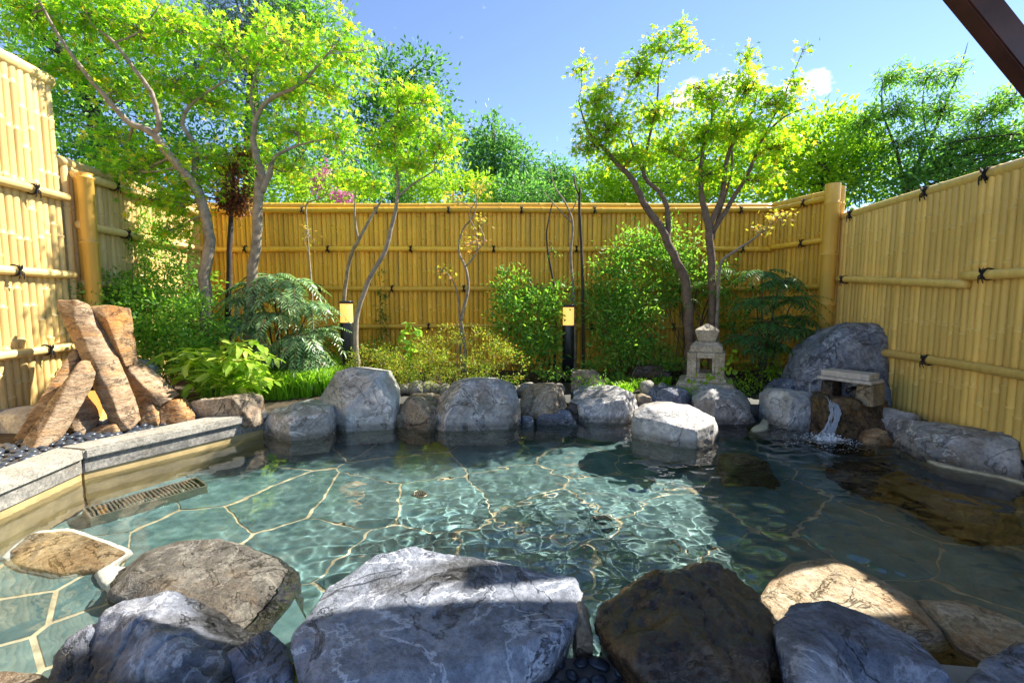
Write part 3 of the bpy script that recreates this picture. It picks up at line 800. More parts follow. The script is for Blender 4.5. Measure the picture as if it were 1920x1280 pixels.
flat_stone('mortar_bed', 'white mortar bed showing round the flat brown stone at the left', grow([(8, 1042), (58, 1000), (130, 994), (200, 1018), (238, 1034), (190, 1066), (110, 1076), (40, 1062)], 1.09, 0, 3, 4), -0.030, 'white_mortar', 0.012, zb=-0.1, amp=0.010, cat='mortar', fr=9)
flat_stone('mortar_bed', 'white mortar under the left end of the mottled grey stone', [(176, 1078), (196, 1060), (250, 1066), (300, 1095), (310, 1126), (262, 1132), (206, 1120)], -0.028, 'white_mortar', 0.012, zb=-0.1, amp=0.010, cat='mortar', fr=9)
collar('mortar_joint', 'tan mortar strip along the foot of the long low rock', [(1640, 832), (1690, 832), (1735, 860), (1800, 880), (1870, 893), (1935, 912), (1990, 940)], 0.035, 0.0, 'mortar', seed=4)
collar('mortar_joint', 'tan mortar filling the gap left of the spout rocks', [(1442, 765), (1440, 782), (1428, 800), (1412, 808)], 0.05, 0.0, 'mortar', seed=5)
rock('near_rock', 'small pale tan rock wedged between the two big near rocks', 'rock', [(1080, 1170), (1086, 1152), (1102, 1148), (1114, 1166), (1112, 1205), (1084, 1208)], 1.36, 0.08, 'tan', (), zb=-0.2, group=FG, vox=0.007, amp=0.012, chisel=3)

# ------------------------------------------------------------------ stone ledge on the left
def prism(name, poly_top, z0, z1, mat, parent=None, bev=0.012):
    bm = bmesh.new()
    f = bm.faces.new([bm.verts.new((x, y, z0)) for x, y in poly_top])
    ex = bmesh.ops.extrude_face_region(bm, geom=[f])
    for v in [g for g in ex['geom'] if isinstance(g, bmesh.types.BMVert)]: v.co.z = z1
    bmesh.ops.recalc_face_normals(bm, faces=bm.faces[:])
    if bev: bmesh.ops.bevel(bm, geom=bm.edges[:], offset=bev, segments=2, affect='EDGES')
    o = bm_obj(name, bm, mat, parent)
    o.cycles.is_caustics_receiver = True
    return o
def offs(p, d, w):
    n = Vector((-d.y, d.x, 0)).normalized()
    return p + n * w
dAB = (A_ - B_).normalized(); dBC = (B_ - C_).normalized()
LW = 0.22
Cx = C_ - dBC * 1.4
Ao, Bo, Co = offs(A_, dAB, LW), offs(B_, (dAB + dBC), LW), offs(Cx, dBC, LW)
ld = empty('stone_ledge', (B_.x, B_.y, 0))
tag(ld, 'pale stone ledge edging the left side of the pool', 'ledge')
for nm, P4 in (('ledge_slab', [A_, B_ + dAB * 0.002, Bo + dAB * 0.002, Ao]), ('ledge_slab', [B_ - dBC * 0.002, Cx, Co, Bo - dBC * 0.002])):
    o = prism(nm, [(p.x - B_.x, p.y - B_.y) for p in P4], 0.130, 0.20, M['concrete'], ld)
    # lower course, set back under the lip
    q = [P4[0], P4[1], P4[2], P4[3]]
    inset = Vector(((P4[3] - P4[0]).x, (P4[3] - P4[0]).y, 0)).normalized() * 0.035
    q[0] = q[0] + inset; q[1] = q[1] + inset
    prism('ledge_wall', [(p.x - B_.x, p.y - B_.y) for p in q], -0.56, 0.040, M['wet_wall'], ld, 0.0)
    q[0] = q[0] - inset * 0.35; q[1] = q[1] - inset * 0.35
    prism('ledge_band', [(p.x - B_.x, p.y - B_.y) for p in q], 0.041, 0.128, M['ledge_grey'], ld, 0.004)

# ------------------------------------------------------------------ bamboo fences
def pole_mesh(name, h, r, nodes, half=True, sides=7):
    zs = [(0.0, 1.0)]
    for z in nodes:
        zs += [(z - 0.02, 1.0), (z - 0.006, 1.17), (z + 0.004, 1.20), (z + 0.010, 0.86), (z + 0.035, 1.0)]
    zs.append((h, 1.0))
    a = np.linspace(0, -np.pi, sides) if half else np.linspace(0, -2 * np.pi, 13)
    V, Q = [], []
    m_ = len(a)
    for z, k in zs:
        for t in a: V.append((r * k * math.cos(t), r * k * math.sin(t) * (0.8 if half else 1), z))
    for i in range(len(zs) - 1):
        for j in range(m_ - 1):
            p = i * m_ + j
            Q.append((p, p + m_, p + m_ + 1, p + 1))
    return mesh_np(name, V, Q, True)
def tie_mesh(r):
    acc = Acc()
    for dx in (-0.007, 0.007):
        ring = [(dx + 0.004 * math.sin(3 * t), (r + 0.004) * math.cos(t), (r + 0.004) * math.sin(t)) for t in np.linspace(0, 2 * math.pi, 13)]
        tube(acc, ring, 0.0065, 5, False)
    f = -(r + 0.008)
    for s in (-1, 1):
        tube(acc, [(-0.028 * s, f * 0.86, r * 0.95), (0, f, 0.0), (0.028 * s, f * 0.86, -r * 0.95)], 0.006, 5)
        tube(acc, [(0, f, 0), (0.018 * s, f - 0.012, -0.02), (0.026 * s, f - 0.006, -0.055), (0.03 * s, f, -0.075)], [0.006, 0.0055, 0.005, 0.003], 5)
        tube(acc, [(0, f, 0), (0.014 * s, f - 0.010, 0.022), (0.024 * s, f - 0.004, 0.05)], [0.006, 0.0055, 0.003], 5)
    return acc.mesh('rope_tie', True)
TIE = tie_mesh(0.042)
TIE.materials.append(M['rope'])
def bamboo_rail(parent, s0, s1, z0, z1, mat, r=0.04, y=-0.075, wob=0.006, name='rail', seed=0):
    acc = Acc()
    pts, rad = [], []
    L_ = abs(s1 - s0)
    n_ = max(6, int(L_ / 0.09))
    rr = np.random.default_rng(seed + 5)
    nodes = np.cumsum(rr.uniform(0.36, 0.6, 30)); 
    marks = [0.0, L_]
    for q in nodes:
        if q < L_ - 0.05: marks += [q - 0.02, q - 0.006, q + 0.004, q + 0.014]
    marks = sorted(set(marks + list(np.linspace(0, L_, n_))))
    for q in marks:
        k = 1.0
        for nn in nodes:
            if abs(q - nn) < 0.0062: k = 1.09
        t = q / L_
        pts.append((s0 + (s1 - s0) * t, y + wob * math.sin(q * 2.1 + seed), z0 + (z1 - z0) * t + wob * math.sin(q * 1.7 + seed * 2)))
        rad.append(r * k * (1 - 0.06 * t))
    tube(acc, pts, rad, 12)
    return acc.build(name, mat, parent, True)
def fence(name, label, p0, p1, z0, z1, mat, rails, pitch=0.061, seed=0, cap=True, top_r=0.045):
    p0 = Vector((p0[0], p0[1], 0)); p1 = Vector((p1[0], p1[1], 0))
    d = p1 - p0
    L_ = d.length
    root = empty(name, p0, math.atan2(d.y, d.x))
    tag(root, label, 'fence', 'bamboo fences round the garden')
    rr = np.random.default_rng(seed)
    h = z1 - z0
    var = []
    for k in range(9):
        nd_ = [x for x in np.cumsum(rr.uniform(0.30, 0.52, 12)) - rr.uniform(0, 0.3) if 0.06 < x < h - 0.06]
        m_ = pole_mesh('bamboo_pole', h, pitch * 0.515, nd_)
        m_.materials.append(mat); var.append(m_)
    n_ = int(L_ / pitch)
    for i in range(n_):
        o = link(bpy.data.objects.new('bamboo_pole', var[rr.integers(len(var))]), root)
        o.location = ((i + 0.5) * L_ / n_, -0.012 + rr.uniform(-0.003, 0.003), z0)
        k = rr.uniform(0.93, 1.03)
        o.scale = (k, k, 1)
        o.rotation_euler = (0, rr.uniform(-0.003, 0.003), 0)
    bm = box_bm(L_, 0.022, h, (L_ / 2, 0.0, z0 + h / 2))
    bm_obj('backing_board', bm, M['fence_board'], root)
    for j, (s0, s1, a, b, ties) in enumerate(rails):
        rl = bamboo_rail(root, s0, s1, a, b, mat, r=0.035, seed=seed + j)
        for t in ties:
            o = link(bpy.data.objects.new('rope_tie', TIE), root)
            u = (t - s0) / (s1 - s0)
            o.location = (t, -0.075, a + (b - a) * u)
            o.rotation_euler = (0, -math.atan2(b - a, s1 - s0), 0)
            o.scale = (0.68, 0.88, 0.88)
    if cap:
        acc = Acc()
        for (yy, zz, r_) in ((-0.035, z1 - 0.01, 0.036), (0.03, z1 - 0.005, 0.036)):
            pass
        bamboo_rail(root, 0, L_, z1 + 0.03, z1 + 0.03, mat, top_r, 0.0, 0.003, 'top_rail', seed + 40)
    return root
FY = 6.1
XL = lambda y: -3.48 - 0.092 * y
XR = lambda y: 3.05 + 0.113 * y
def zrow(py, Y): return at(960, py, Y).z
def ties(n, a, b, off=0.0): return [a + (b - a) * (i + 0.5 + off) / n for i in range(n)]
# back fence
xl, xr = XL(FY), 3.36
Lb = xr - xl
bz = [zrow(y, FY) for y in (396, 468, 541, 611, 678)]
rails = [(0, Lb, z, z, ties(8 if i % 2 == 0 else 7, 0, Lb, 0.1 * i)) for i, z in enumerate(bz)]
fence('bamboo_fence', 'long golden bamboo fence across the back of the garden', (xl, FY), (xr, FY), 0.17, zrow(392, FY), M['bamboo_back'], rails, seed=1)
# left tall fence (near) and low fence (far)
YT = 4.03
p0, p1 = (XL(1.2), 1.2), (XL(YT), YT)
Lt = math.hypot(p1[0] - p0[0], p1[1] - p0[1])
zt = at(128, 160, YT).z
rails = [(0, Lt, z, z, [Lt - 0.33 - 0.9 * k - 0.2 * (i % 2) for k in range(3)]) for i, z in enumerate((2.01, 1.37, 0.75))]
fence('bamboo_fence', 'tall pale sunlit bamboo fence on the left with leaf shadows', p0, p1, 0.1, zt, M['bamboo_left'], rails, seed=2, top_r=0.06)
p0, p1 = (XL(4.06), 4.06), (XL(FY - 0.03), FY - 0.03)
Ll = math.hypot(p1[0] - p0[0], p1[1] - p0[1])
rails = [(0.05, Ll, z, z, ties(2, 0, Ll, 0.1 * i)) for i, z in enumerate((bz[0] - 0.05, bz[1], bz[2], bz[3]))]
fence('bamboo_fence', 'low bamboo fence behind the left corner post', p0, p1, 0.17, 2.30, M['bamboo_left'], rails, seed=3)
# right fence, near and far of the corner post
p0, p1 = (XR(5.24), 5.24), (XR(1.3), 1.3)
Lr = math.hypot(p1[0] - p0[0], p1[1] - p0[1])
sR = lambda Y: (5.24 - Y) * 1.0064
zr = 2.02
rails = [(sR(5.06), sR(3.45), 1.37, 1.27, [sR(4.95)]), (sR(3.47), sR(1.4), 1.33, 1.33, [sR(3.28), sR(2.2)]), (sR(4.6), sR(1.4), 0.66, 0.66, [sR(3.75), sR(2.4)])]
rt = fence('bamboo_fence', 'pale bamboo fence along the right side behind the boulder', p0, p1, 0.1, zr, M['bamboo_side'], rails, seed=4)
for Y in (5.0, 3.98, 3.42, 2.6):
    o = link(bpy.data.objects.new('rope_tie', TIE), rt); o.location = (sR(Y), -0.002, zr + 0.03)
p0, p1 = (3.36, FY - 0.02), (XR(5.28) - 0.03, 5.26)
Ls = math.hypot(p1[0] - p0[0], p1[1] - p0[1])
rails = [(0.03, Ls, z, z, ties(1, 0, Ls, 0.1)) for z in (bz[0], bz[1] + 0.02, bz[2], bz[3], bz[4])]
fence('bamboo_fence', 'short golden bamboo fence panel in the right corner', p0, p1, 0.17, zrow(392, FY), M['bamboo_back'], rails, seed=5)
# corner posts
def corner_post(label, loc, h, r, sgn=1):
    t = empty('corner_post', loc, 0)
    tag(t, label, 'post', 'corner posts of the bamboo fences')
    for dx, dy, k, hh in ((0, 0, 1.0, h), (r * 1.45 * sgn, 0.03, 0.6, h - 0.02)):
        m_ = pole_mesh('post_pole', hh, r * k, [0.42, 0.95, 1.5, 2.05][: int(hh / 0.5)], False)
        m_.materials.append(M['bamboo_post'])
        o = link(bpy.data.objects.new('post_pole', m_), t); o.location = (dx, dy, 0)
        bm = bmesh.new(); bmesh.ops.create_circle(bm, cap_ends=True, segments=12, radius=r * k)
        q = bm_obj('post_cap', bm, M['bamboo_post'], t); q.location = (dx, dy, hh)
M['bamboo_post'] = bamboo_mat('bamboo_post', (0.84, 0.50, 0.09))
pp = at(1545, 345, 5.2)
corner_post('round bamboo corner post between the two right fence panels', (pp.x + 0.10, 5.2, 0.15), pp.z - 0.15, 0.075)
pp = at(152, 325, 4.13)
corner_post('round bamboo corner post where the tall left fence ends', (pp.x + 0.03, 4.13, 0.15), pp.z - 0.15, 0.058, -1)

# ------------------------------------------------------------------ bathhouse roof over the near rim (its eave shades the near rocks)
rf = empty('bathhouse_roof', (0, 0, 0))
tag(rf, 'dark red brown eave beam of the bathhouse roof at the top right', 'roof')
EZ = 3.15
e0 = Vector((-5.5, 0.95 + 0.15 * -5.5, EZ)); 
EY0 = 2.27                       # eave depth straight ahead of the camera
ev = lambda x: EY0 + 0.13 * x
acc = Acc()
V = []
for x in (-1.6, 5.2):
    V += [(x, ev(x), EZ), (x, ev(x), EZ + 0.10), (x, -1.6, EZ + 0.85), (x, -1.6, EZ + 0.75)]
T = []
for a, b, c, d in ((0, 1, 5, 4), (1, 2, 6, 5), (2, 3, 7, 6), (3, 0, 4, 7), (0, 3, 2, 1), (4, 5, 6, 7)):
    T += [(a, b, c), (a, c, d)]
acc.add(V, T)
acc.build('roof_boards', M['roof_wood'], rf)
for i in range(9):
    x = -1.4 + i * 0.8
    y1 = ev(x) - 0.03
    sl_ = 0.75 / (ev(x) + 1.6)
    acc = Acc(); tube(acc, [(x, y1, EZ - 0.05), (x, -1.5, EZ - 0.05 + sl_ * (y1 + 1.5))], 0.045, 4)
    acc.build('rafter', M['roof_wood'], rf)
acc = Acc()
b0, b1 = at(1775, -60, 2.62), at(2010, 230, 2.78)
b1 = b0 + (b1 - b0) * ((b0.z - 0.04) / (b0.z - b1.z))   # runs on down to the ground outside the fence
bm = bmesh.new()
ax = (b1 - b0).normalized(); side = ax.cross(Vector((0, 1, 0))).normalized(); dep = side.cross(ax).normalized()
vs = []
for p in (b0, b1):
    for s, t in ((-1, -1), (1, -1), (1, 1), (-1, 1)):
        vs.append(bm.verts.new(p + side * s * 0.075 + dep * t * 0.05))
for q in ((0, 1, 2, 3), (7, 6, 5, 4), (0, 4, 5, 1), (1, 5, 6, 2), (2, 6, 7, 3), (3, 7, 4, 0)):
    bm.faces.new([vs[i] for i in q])
bmesh.ops.recalc_face_normals(bm, faces=bm.faces[:])
bmesh.ops.bevel(bm, geom=bm.edges[:], offset=0.008, segments=2, affect='EDGES')
bm_obj('barge_board', bm, M['roof_wood'], rf)
for x in (-1.45, 3.6):
    acc = Acc(); tube(acc, [(x, -0.6, 0.03), (x, -0.6, EZ + 0.5)], 0.08, 8); acc.build('roof_post', M['roof_wood'], rf)
for o in RECV: o.cycles.is_caustics_receiver = True

# ------------------------------------------------------------------ stone lantern
lc = at(1323, 705, 4.9)
lt = empty('stone_lantern', (lc.x, lc.y, zg(lc.x, lc.y) - 0.01), R(-24))
lt.scale = (1.22, 1.22, 1.12)
lt.location.z += 0.03
tag(lt, 'small weathered stone lantern with square windows and pointed top', 'lantern')
K = 5.05 / 870.0
def lobj(nm, bm): return bm_obj(nm, bm, M['lantern'], lt)
lobj('plinth', box_bm(0.50, 0.50, 0.09, (0, 0, 0.045), 0.012, (0.86, 0.86)))
lobj('plinth', box_bm(0.34, 0.34, 0.035, (0, 0, 0.1075), 0.006, (0.94, 0.94)))
HB, WB, z0 = 0.235, 0.295, 0.126
fb = empty('fire_box', (0, 0, z0), 0, lt)
for sx in (-1, 1):
    for sy in (-1, 1):
        bm_obj('corner_pillar', box_bm(0.075, 0.075, HB, (sx * (WB / 2 - 0.0375), sy * (WB / 2 - 0.0375), HB / 2), 0.006), M['lantern'], fb)
for zc, hh in ((0.022, 0.044), (HB - 0.025, 0.05)):
    for a in range(4):
        bm = box_bm(WB - 0.154, 0.06, hh, (0, -(WB / 2 - 0.034), zc), 0.004)
        bmesh.ops.rotate(bm, verts=bm.verts, matrix=Matrix.Rotation(a * math.pi / 2, 3, 'Z'))
        bm_obj('window_rail', bm, M['lantern'], fb)
for a in range(4):
    for sx in (-1, 1):
        bm = box_bm(0.022, 0.02, HB - 0.096, (sx * (WB / 2 - 0.087), -(WB / 2 - 0.040), HB / 2 - 0.003), 0.003)
        bmesh.ops.rotate(bm, verts=bm.verts, matrix=Matrix.Rotation(a * math.pi / 2, 3, 'Z'))
        bm_obj('window_frame', bm, M['lantern'], fb)
zt_ = z0 + HB
lobj('cap_slab', box_bm(0.255, 0.255, 0.06, (0, 0, zt_ + 0.031), 0.008))
lobj('cap_slab', box_bm(0.235, 0.235, 0.035, (0, 0, zt_ + 0.079), 0.006, (0.72, 0.72)))
bm = bmesh.new()
prof = [(0.066, 0.0), (0.094, 0.09), (0.096, 0.105), (0.004, 0.165)]
rings = []
for r_, z in prof:
    rings.append([bm.verts.new((r_ * sx, r_ * sy, z + zt_ + 0.0975)) for sx, sy in ((-1, -1), (1, -1), (1, 1), (-1, 1))])
for i in range(3):
    for j in range(4):
        bm.faces.new([rings[i][j], rings[i][(j + 1) % 4], rings[i + 1][(j + 1) % 4], rings[i + 1][j]])
bm.faces.new(rings[0][::-1]); bm.faces.new(rings[-1])
bmesh.ops.bevel(bm, geom=bm.edges[:], offset=0.005, segments=2, affect='EDGES')
lobj('finial', bm)

# ------------------------------------------------------------------ bollard lights
def lamp_mat():
    m, nt, b = new_mat('amber_lamp')
    b.inputs['Base Color'].default_value = (0.75, 0.42, 0.12, 1)
    b.inputs['Roughness'].default_value = 0.35
    b.inputs['Emission Color'].default_value = (1.0, 0.47, 0.10, 1)
    b.inputs['Emission Strength'].default_value = 0.5
    return m
M['lamp'] = lamp_mat()
def lathe(prof, sides=24):
    acc = Acc(); V, T = [], []
    for r_, z in prof:
        for j in range(sides):
            a = 2 * math.pi * j / sides
            V.append((r_ * math.cos(a), r_ * math.sin(a), z))
    for i in range(len(prof) - 1):
        for j in range(sides):
            p, q = i * sides + j, i * sides + (j + 1) % sides
            T += [(p, q, q + sides), (p, q + sides, p + sides)]
    acc.add(V, T)
    return acc
def bollard(label, x, y, h, r, hl):
    t = empty('bollard_light', (x, y, zg(x, y)))
    tag(t, label, 'lamp', 'bollard lights in the garden')
    lathe([(0, 0), (r, 0), (r, h - hl - 0.055), (r * 0.96, h - hl - 0.045), (0, h - hl - 0.045)]).build('post', M['black_metal'], t)
    lathe([(r * 0.90, h - hl - 0.045), (r * 0.93, h - hl - 0.03), (r * 0.93, h - 0.035), (r * 0.90, h - 0.03)]).build('lamp_glass', M['lamp'], t, True)
    lathe([(0, h - 0.03), (r * 1.02, h - 0.03), (r * 1.02, h - 0.004), (r * 0.98, h), (0, h)]).build('cap', M['black_metal'], t)
p = at(1066, 571, 5.35); bollard('black bollard light with amber lamp right of centre before the fence', p.x, 5.35, p.z - zg(p.x, 5.35), 0.068, 0.19)
p = at(649, 564, 5.1); bollard('black bollard light with amber lamp beside the mahonia bush', p.x, 5.1, p.z - zg(p.x, 5.1), 0.072, 0.19)
p = at(178, 722, 3.5); bollard('short amber garden light standing inside the teepee of stone slabs', p.x, 3.5, p.z - zg(p.x, 3.5), 0.062, 0.22)

# ------------------------------------------------------------------ rusty stone slabs leaning together round the small light
SG = 'rusty stone slabs round the small garden light'
def slab(label, sil, Y, th, mat='slab', front=(), amp=0.02, zb=None):
    return rock('stone_slab', label, 'stone slab', sil, Y, th, mat, front, zb=zb, back=0.92, vox=0.009, amp=amp * 0.35, fr=9, sm=0, group=SG, chisel=4, cdepth=0.05)
slab('tallest tan slab leaning left at the front of the slab teepee', [(101, 561, 3.61), (143, 562, 3.61), (158, 588, 3.59), (183, 622, 3.56), (205, 690, 3.51), (240, 760, 3.41), (251, 803, 3.36), (225, 812, 3.34), (202, 785, 3.38), (168, 697, 3.46), (143, 638, 3.54), (112, 588, 3.59)], 3.35, 0.10, 'slabp', [(190, 690, 3.44), (222, 775, 3.33), (140, 600, 3.54)])
slab('upright slab with a flat notched top behind the tallest slab', [(163, 575, 3.70), (186, 570, 3.70), (222, 575, 3.70), (216, 598, 3.68), (234, 655, 3.66), (237, 690, 3.63), (215, 668, 3.63), (192, 640, 3.66)], 3.6, 0.13, 'slab', [(200, 600, 3.61), (220, 650, 3.58)])
slab('thick slab leaning down to the right in the slab teepee', [(194, 650, 3.76), (204, 646, 3.76), (244, 683, 3.74), (323, 748, 3.66), (300, 762, 3.62), (253, 745, 3.66), (222, 720, 3.70)], 3.5, 0.13, 'slabp', [(270, 725, 3.62), (230, 690, 3.69)])
slab('plum coloured slab leaning down to the left in the slab teepee', [(152, 672, 3.35), (165, 697, 3.32), (157, 725, 3.28), (98, 826, 3.02), (76, 848, 2.96), (27, 862, 2.92), (42, 830, 3.0), (93, 751, 3.22)], 3.2, 0.09, 'slabp', [(110, 775, 3.1), (60, 845, 2.92)])
slab('orange slab behind the left leaning plum slab', [(138, 650, 3.5), (146, 668, 3.48), (98, 760, 3.3), (60, 822, 3.12), (20, 828, 3.08), (60, 785, 3.2), (100, 735, 3.38)], 3.3, 0.08, 'slab')
slab('short upright slab under the teepee left of the light', [(129, 762, 3.37), (153, 734, 3.42), (160, 760, 3.39), (170, 795, 3.32), (146, 826, 3.22), (132, 800, 3.27)], 3.2, 0.09, 'slabp')
slab('narrow red slab standing right of the teepee', [(259, 744, 3.64), (281, 737, 3.64), (290, 760, 3.62), (296, 792, 3.56), (263, 802, 3.54)], 3.25, 0.09, 'slab', zb=0.1)
slab('square brown block beside the narrow red slab', [(297, 753, 3.67), (332, 749, 3.67), (352, 784, 3.60), (335, 792, 3.57), (301, 797, 3.57)], 3.3, 0.11, 'slab', zb=0.1)
slab('small broken brick coloured block on the ledge before the teepee', [(160, 806, 3.31), (214, 795, 3.31), (218, 811, 3.29), (160, 825, 3.26)], 3.1, 0.09, 'slab', zb=0.15, amp=0.012)
rock('garden_rock', 'rounded tan rock behind the left side of the slab teepee', 'rock', [(94, 730), (98, 705), (127, 681), (150, 690), (155, 760), (95, 770)], 3.85, 0.3, 'tan', zb=0.1, amp=0.02)
rock('garden_rock', 'rounded grey rock behind the right side of the slab teepee', 'rock', [(215, 690), (240, 672), (262, 690), (270, 715), (262, 760), (215, 760)], 3.95, 0.25, 'grey', zb=0.1, amp=0.02)
rock('garden_rock', 'long low tan rock behind the right end of the ledge', 'rock', [(349, 762), (360, 752), (400, 750), (450, 741), (478, 750), (482, 768), (355, 786)], 3.75, 0.25, 'tan', zb=0.1, amp=0.02)
rock('garden_rock', 'low white grey rock at the left edge beneath the tall fence', 'rock', [(-40, 772), (20, 765), (58, 764), (62, 790), (10, 800), (-40, 802)], 3.3, 0.15, 'pale', zb=0.1, amp=0.02)
rock('garden_rock', 'long brown rock behind the white rock under the tall fence', 'rock', [(-30, 766), (30, 759), (88, 756), (96, 775), (0, 785)], 3.7, 0.15, 'tan', zb=0.1, amp=0.02)
rock('garden_rock', 'brown block behind the rim beside the right bollard light', 'rock', [(1070, 722), (1073, 697), (1125, 694), (1140, 703), (1138, 730), (1075, 735)], 4.8, 0.25, 'tan', zb=0.1, amp=0.015)
rock('garden_rock', 'dark low rock in the shade left of the stone lantern', 'rock', [(1170, 705), (1195, 685), (1240, 684), (1275, 708), (1270, 730), (1175, 728)], 5.2, 0.3, 'brown', zb=0.1, amp=0.02)
rock('garden_rock', 'long dark stone edging under the mahonia bush', 'rock', [(470, 690), (500, 668), (590, 668), (610, 690), (600, 705), (480, 705)], 5.0, 0.25, 'tan', zb=0.1, amp=0.02)

# ------------------------------------------------------------------ pebbles and cobbles
def blob_mesh(name, seed, sub=2, amp=0.16):
    bm = bmesh.new(); bmesh.ops.create_icosphere(bm, subdivisions=sub, radius=1.0)
    for v in bm.verts:
        v.co *= 1 + amp * noise.noise(v.co * 0.9 + Vector((seed * 3.1, seed, 0)))
    me = bpy.data.meshes.new(name); bm.to_mesh(me); bm.free()
    me.polygons.foreach_set('use_smooth', [True] * len(me.polygons))
    return me
PB = [blob_mesh('pebble', k) for k in range(5)]
for m_ in PB: m_.materials.append(M['pebble'])
def pebbles(label, group, n, place, r0, r1, z):
    done = []
    tr = 0
    while len(done) < n and tr < n * 60:
        tr += 1
        x, y = place()
        r_ = rng.uniform(r0, r1)
        if any((x - a) ** 2 + (y - b) ** 2 < (0.8 * (r_ + c)) ** 2 for a, b, c in done): continue
        done.append((x, y, r_))
        o = link(bpy.data.objects.new('pebble', PB[rng.integers(5)]))
        o.location = (x, y, z(x, y) + r_ * 0.42)
        o.scale = (r_ * rng.uniform(1.0, 1.3), r_ * rng.uniform(0.8, 1.0), r_ * rng.uniform(0.5, 0.65))
        o.rotation_euler = (rng.uniform(-0.2, 0.2), rng.uniform(-0.2, 0.2), rng.uniform(0, 3.1))
        tag(o, label, 'pebble', group)
q0 = on(1090, 1262, 0.05)
pebbles('smooth black pebble in the gap between the big near rocks', 'black pebbles at the near rim', 46, lambda: (q0.x + rng.uniform(-0.22, 0.2), q0.y + rng.uniform(-0.16, 0.05)), 0.018, 0.028, lambda x, y: 0.035)
qa = on(40, 845, 0.17)
pebbles('smooth black pebble on the ground round the slab teepee', 'black pebbles behind the ledge', 210, lambda: (lambda u: (-2.98 - 0.55 * rng.random() + 0.42 * u, 2.55 + 1.15 * u))(rng.random()), 0.022, 0.034, lambda x, y: zg(x, y))
CB = [blob_mesh('cobble', k + 9, 3, 0.3) for k in range(5)]
for m_ in CB: m_.materials.append(M['cobble'])
CLIST = []
for i, (px, py, rp) in enumerate([(765, 722, 14), (785, 727, 17), (818, 729, 13), (800, 712, 15), (832, 712, 12), (990, 716, 15), (1012, 711, 14), (1030, 716, 13), (1048, 722, 12), (975, 726, 10), (1045, 705, 12), (960, 712, 12), (1016, 726, 10), (1215, 722, 15), (1240, 727, 11), (750, 734, 11)]):
    p = at(px, py, 4.75)
    o = link(bpy.data.objects.new('cobble', CB[i % 5]))
    r_ = rp / 870 * 4.75 * 1.1
    o.location = (p.x, p.y, max(zg(p.x, p.y), 0.1) + r_ * 0.45)
    o.scale = (r_ * 1.1, r_, r_ * 0.85); o.rotation_euler = (0.2 * i, 0.1 * i, i * 1.3)
    grp = 'cobbles before the azalea' if px < 850 else ('cobbles behind the centre rock' if px < 1100 else 'cobbles near the fern')
    CLIST.append((grp, px, o))
ORD = ['leftmost', 'second from the left', 'third from the left', 'fourth from the left', 'fifth from the left', 'sixth from the left', 'seventh from the left', 'rightmost']
for grp, place in (('cobbles before the azalea', 'before the azalea bush'), ('cobbles behind the centre rock', 'behind the big centre rock'), ('cobbles near the fern', 'beside the fern')):
    row = sorted([(p_, k_) for k_, (g_, p_, _) in enumerate(CLIST) if g_ == grp])
    for n_, (p_, k_) in enumerate(row):
        w_ = 'rightmost' if n_ == len(row) - 1 else ORD[n_]
        tag(CLIST[k_][2], '%s of the round mossy cobbles %s' % (w_, place), 'cobble', grp)

# ------------------------------------------------------------------ water inlet box under water at the left
cc = under(280, 945, ZF)
ux = (under(360, 915, ZF + 0.12) - under(200, 960, ZF + 0.12)); ang = math.atan2(ux.y, ux.x)
bx = empty('water_inlet', (cc.x, cc.y, ZF + 0.012), ang)
tag(bx, 'long metal water inlet box with slotted lid under the water at the left', 'inlet')
LB, WB2, HB2 = max(0.62, ux.length * 1.05), 0.2, 0.14
for nm, d_, c_ in (('side', (LB, 0.012, HB2), (0, -WB2 / 2, HB2 / 2)), ('side', (LB, 0.012, HB2), (0, WB2 / 2, HB2 / 2)), ('end_plate', (0.012, WB2 - 0.014, HB2), (-LB / 2 + 0.006, 0, HB2 / 2)), ('end_plate', (0.012, WB2 - 0.014, HB2), (LB / 2 - 0.006, 0, HB2 / 2))):
    bm_obj(nm, box_bm(*d_, c_, 0.003), M['steel'], bx).cycles.is_caustics_receiver = True
sm_ = box_bm(0.011, WB2 - 0.02, 0.01, (0, 0, 0), 0.002)
me = bpy.data.meshes.new('slat'); sm_.to_mesh(me); sm_.free(); me.materials.append(M['steel'])
ns = int((LB - 0.04) / 0.021)
for i in range(ns):
    o = link(bpy.data.objects.new('slat', me), bx)
    o.location = (-LB / 2 + 0.03 + i * 0.021, 0, HB2 - 0.008); o.cycles.is_caustics_receiver = True

# ------------------------------------------------------------------ floor drains
M['drain_hole'] = plain('drain_hole', (0.015, 0.015, 0.014), 0.6, 0.2, 20, 0)
for lb, px, py in (('round dark floor drain under the water left of the centre', 788, 928), ('round dark floor drain under the rippled water right of the centre', 1130, 972)):
    c_ = under(px, py, ZF)
    dr = empty('floor_drain', (c_.x, c_.y, ZF + 0.012)); tag(dr, lb, 'drain', 'floor drains of the pool')
    lathe([(0.062, 0.0), (0.066, 0.012), (0.052, 0.014), (0.050, 0.004)]).build('rim', M['steel'], dr, True)
    lathe([(0.0, 0.006), (0.050, 0.006)]).build('hole', M['drain_hole'], dr)
    for k_ in range(5):
        bm_obj('bar', box_bm(0.006, 2 * math.sqrt(0.0025 - (0.018 * (k_ - 2)) ** 2), 0.004, (0.018 * (k_ - 2), 0, 0.0095)), M['steel'], dr)
    for ch in dr.children: ch.cycles.is_caustics_receiver = True

